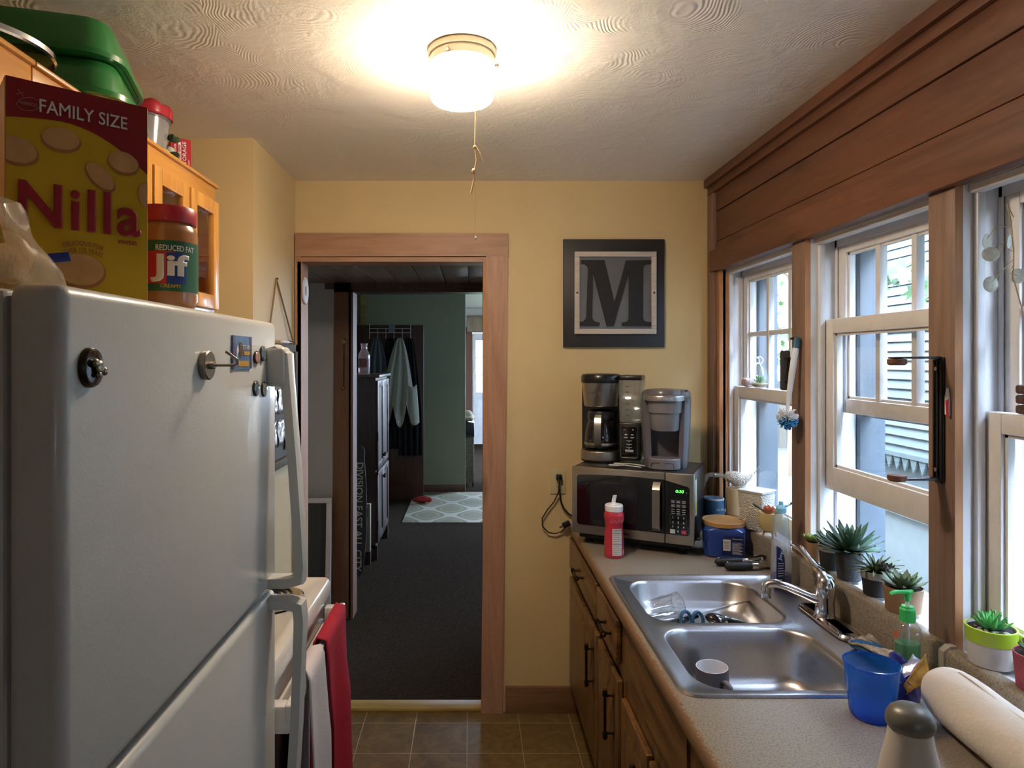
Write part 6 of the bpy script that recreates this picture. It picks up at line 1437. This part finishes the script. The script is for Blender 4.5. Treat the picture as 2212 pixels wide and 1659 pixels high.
sn = thing('screen_panel', 'white framed dark screen leaning on the grey passage wall', 'screen', (-.93, 3.98, .004), 0, None, (math.radians(-4), 0, 0))
ws0, ws1, hs_ = -.17, .092, .765
b = MB()
for a in ((ws0, ws1, 0, .03), (ws0, ws1, hs_ - .03, hs_), (ws0, ws0 + .03, .03, hs_ - .03), (ws1 - .03, ws1, .03, hs_ - .03)): b.box(a[0], a[1], -.012, .012, a[2], a[3], .002)
b.build('frame', mat('screen_white', 'B9B7C4', .5), sn); MB().box(ws0 + .03, ws1 - .03, -.002, .002, .03, hs_ - .03).build('mesh', mat('screen_dark', '2A2B30', .6), sn); MB().box(ws0 + .06, ws0 + .10, -.016, -.01, hs_ - .055, hs_ - .03).build('latch', M['black'], sn)
MB().box(ws1 - .06, ws1 - .03, -.004, .004, .03, hs_ - .03).build('inner_stile', M['blackmatte'], sn)
dc = thing('door_chain', 'small brass door chain hanging on the passage post', 'chain', (ony(743, 735, 4.115).x, 4.118, ony(743, 735, 4.115).z))
b = MB(); b.box(-.010, .010, -.004, 0, -.020, .014, .002); b.tube([(0, -.004, .002), (.010, -.016, .010), (.012, -.018, .0)], .004, 6); b.build('catch', mat('brass', '8E7A58', .3, .9), dc)
b = MB(); zb_ = ony(743, 838, 4.115).z - dc.location.z; n_ = 24
for k in range(n_):
    z = -.02 + (zb_ + .02) * k / n_; b.tube([(.0045 * cos(a) * (k % 2) , -.006 + .0045 * cos(a) * ((k + 1) % 2), z + .009 * sin(a)) for a in [2 * PI * j / 8 for j in range(8)]], .0014, 4, closed=True)
b.sph((-.004, -.007, zb_), .010, .007, .010, 10, 8); b.build('links', mat('brass', '8E7A58', .3, .9), dc)
# open dark door with over-door rack and clothes
d2 = thing('door_2', None, None, (-.95, 7.6, 0)); tag(d2, kind='structure')
dq0, dq1 = ony(700, 1080, 7.58), ony(915, 702, 7.58)
MB().box(-1.32, dq1.x, 7.58, 7.62, .01, dq1.z, .003).build('door_leaf', M['doordark'], d2, world=True)
b = MB()
for x0, x1 in ((-1.25, -.98), (-.90, -.63)):
    for z0, z1 in ((.18, .85), (1.0, 1.85)): b.box(x0, x1, 7.574, 7.58, z0, z1, .003)
b.build('panels', M['doordark'], d2, world=True)
MB().sph((dq1.x - .06, 7.54, .98), .028, .028, .028, 14, 10).build('knob', M['bronze'], d2, world=True)
rk = thing('over_door_rack', 'white wire hook rack hung over the dark open door', 'rack', (-1.0, 7.57, 1.9))
wx0, wx1 = ony(798, 700, 7.56).x, ony(887, 700, 7.56).x; ztop = dq1.z + .006
b = MB()
for z in (1.90, 1.945): b.tube([(wx0, 7.562, z), (wx1, 7.562, z)], .004, 6)
for x in (wx0, wx1): b.tube([(x, 7.63, ztop - .05), (x, 7.63, ztop), (x, 7.562, ztop), (x, 7.562, 1.83)], .004, 6)
hk = [wx0 + (wx1 - wx0) * t for t in (.0, .20, .40, .60, .80, 1.0)]
for x in hk[1:5]: b.tube([(x, 7.562, 1.945), (x, 7.562, 1.85), (x, 7.545, 1.835), (x, 7.53, 1.85)], .0035, 6)
b.build('wire', mat('rack_white', 'B9BABC', .4), rk, world=True)
MB().box((wx0 + wx1) / 2 - .015, (wx0 + wx1) / 2 + .055, 7.556, 7.56, 1.905, ztop).build('front_plate', mat('plate_grey', '76787A', .5), rk, world=True)
def hang(nm, label, cat, x, y, zt, zb, wt, wb, m, folds, seed, skew=0., depth=.05, hem=None):
    t = thing(nm, label, cat, (x, y, zb)); rnd = random.Random(seed); ph = rnd.random() * 6
    def fn(u, v):
        s = u; q = v - .5; wdt = wt + (wb - wt) * min(1, s * 1.6) ** .7
        zz = zt + (zb - zt) * s + (hem(v) * s if hem else 0) - .02 * abs(q) * (1 - s)
        return (x + q * wdt + skew * s, y - .012 - depth * (.5 + .5 * sin(folds * 2 * PI * v + ph + 1.5 * s)) * (.35 + .65 * s), zz)
    MB().sheet(fn, 26, 40).build('cloth', m, t, world=True, solid=.006, smooth=80); return t
hang('grey_hand_towel', 'grey towel hanging on the door rack above the tall cabinet', 'towel', hk[1], 7.53, 1.84, 1.42, .05, .20, mat('towel_grey', '5F6068', .95, bmp=.4, bs=60), 3, 1, .01)
w3 = hang('white_hoodie', 'long off white garment hanging on the door rack', 'clothing', hk[4] - .02, 7.50, 1.84, 1.00, .05, .34, mat('knit_white', 'A9A89E', .95, bmp=.4, bs=60), 3, 5, -.03, .07, lambda v: -.26 * abs(sin(2.2 * PI * v + .6)) + .10)
MB().sheet(lambda u, v: (hk[4] + .07 + .10 * v + .03 * u, 7.44 - .03 * sin(PI * v), 1.32 - .42 * u - .03 * sin(PI * v)), 8, 10).build('sleeve', mat('knit_white', 'A9A89E', .95), w3, world=True, solid=.006, smooth=80)
hang('black_coat', 'black coat hanging at the right end of the door rack', 'clothing', hk[5] - .015, 7.54, 1.84, .52, .07, .26, mat('coat_black', '121318', .95), 4, 2, .02, .06)
hang('dark_jacket', 'dark jacket hanging between the grey towel and the white garment', 'clothing', hk[2] + .05, 7.545, 1.84, .60, .06, .30, mat('jacket_dark', '1A1A1F', .95), 4, 3, .0, .04)
# rug, red toy and the furniture by the far passage
rg = [onz(px, py, .004) for px, py in ((868, 1130), (1100, 1130), (1100, 1062), (906, 1062))]
r_ = MB().box(0, 1.35, 0, 1.50, 0, .008, .003).build('area_rug', M['rug']); r_.location = (rg[0].x, rg[0].y, .0045); tag(r_, 'beige rug with pale lattice pattern on the dark carpet', 'rug')
ty = thing('red_toy', 'crumpled red cloth toy at the rug corner by the dark door', 'toy', onz(912, 1086, .014))
b = MB(); b.sph((0, 0, .035), .085, .055, .034, 16, 10); b.sph((-.07, .01, .03), .04, .035, .022, 12, 8); b.sph((.075, -.01, .036), .035, .03, .03, 12, 8); b.sph((.03, -.02, .06), .04, .03, .02, 12, 8); b.build('toy_body', mat('toy_red', 'A8322E', .9, bmp=.6, bs=40), ty)
hp = thing('wicker_hamper', 'tall dark topped woven hamper just past the sage green wall', 'hamper', (.02, 8.55, .004))
MB().box(-.26, .015, -.18, .18, .05, .62, .012).build('woven_body', mat('woven_tan', '6B6358', .9, var=.4, vs_=60, bmp=.8, bs=60), hp); MB().box(-.265, .018, -.185, .185, .62, .80, .01).build('dark_top', M['black'], hp)
for x in (-.24, -.01):
    for y in (-.16, .14): MB().box(x, x + .02, y, y + .02, 0, .06).build('leg', M['black'], hp)
cl = thing('cream_blanket', 'cream cloth heaped on the dark topped hamper', 'blanket', (-.08, 8.55, .805))
b = MB(); b.sph((0, 0, .06), .12, .15, .06, 16, 10); b.sph((.03, -.04, .10), .07, .09, .05, 14, 8); b.sph((.075, -.02, .05), .04, .10, .045, 14, 8); b.build('cloth', mat('cream_cloth', 'A39C88', .95, bmp=.5, bs=30), cl)
va = thing('woven_valance', 'tan woven valance above the white entry door', 'valance', (.45, 12.52, 2.10))
MB().sheet(lambda u, v: (-.08 + 1.06 * u, 12.51 - .02 * sin(40 * u), 2.11 + .30 * v), 50, 4).build('cloth', mat('valance_tan', '8B7F6B', .9), va, world=True, solid=.006)
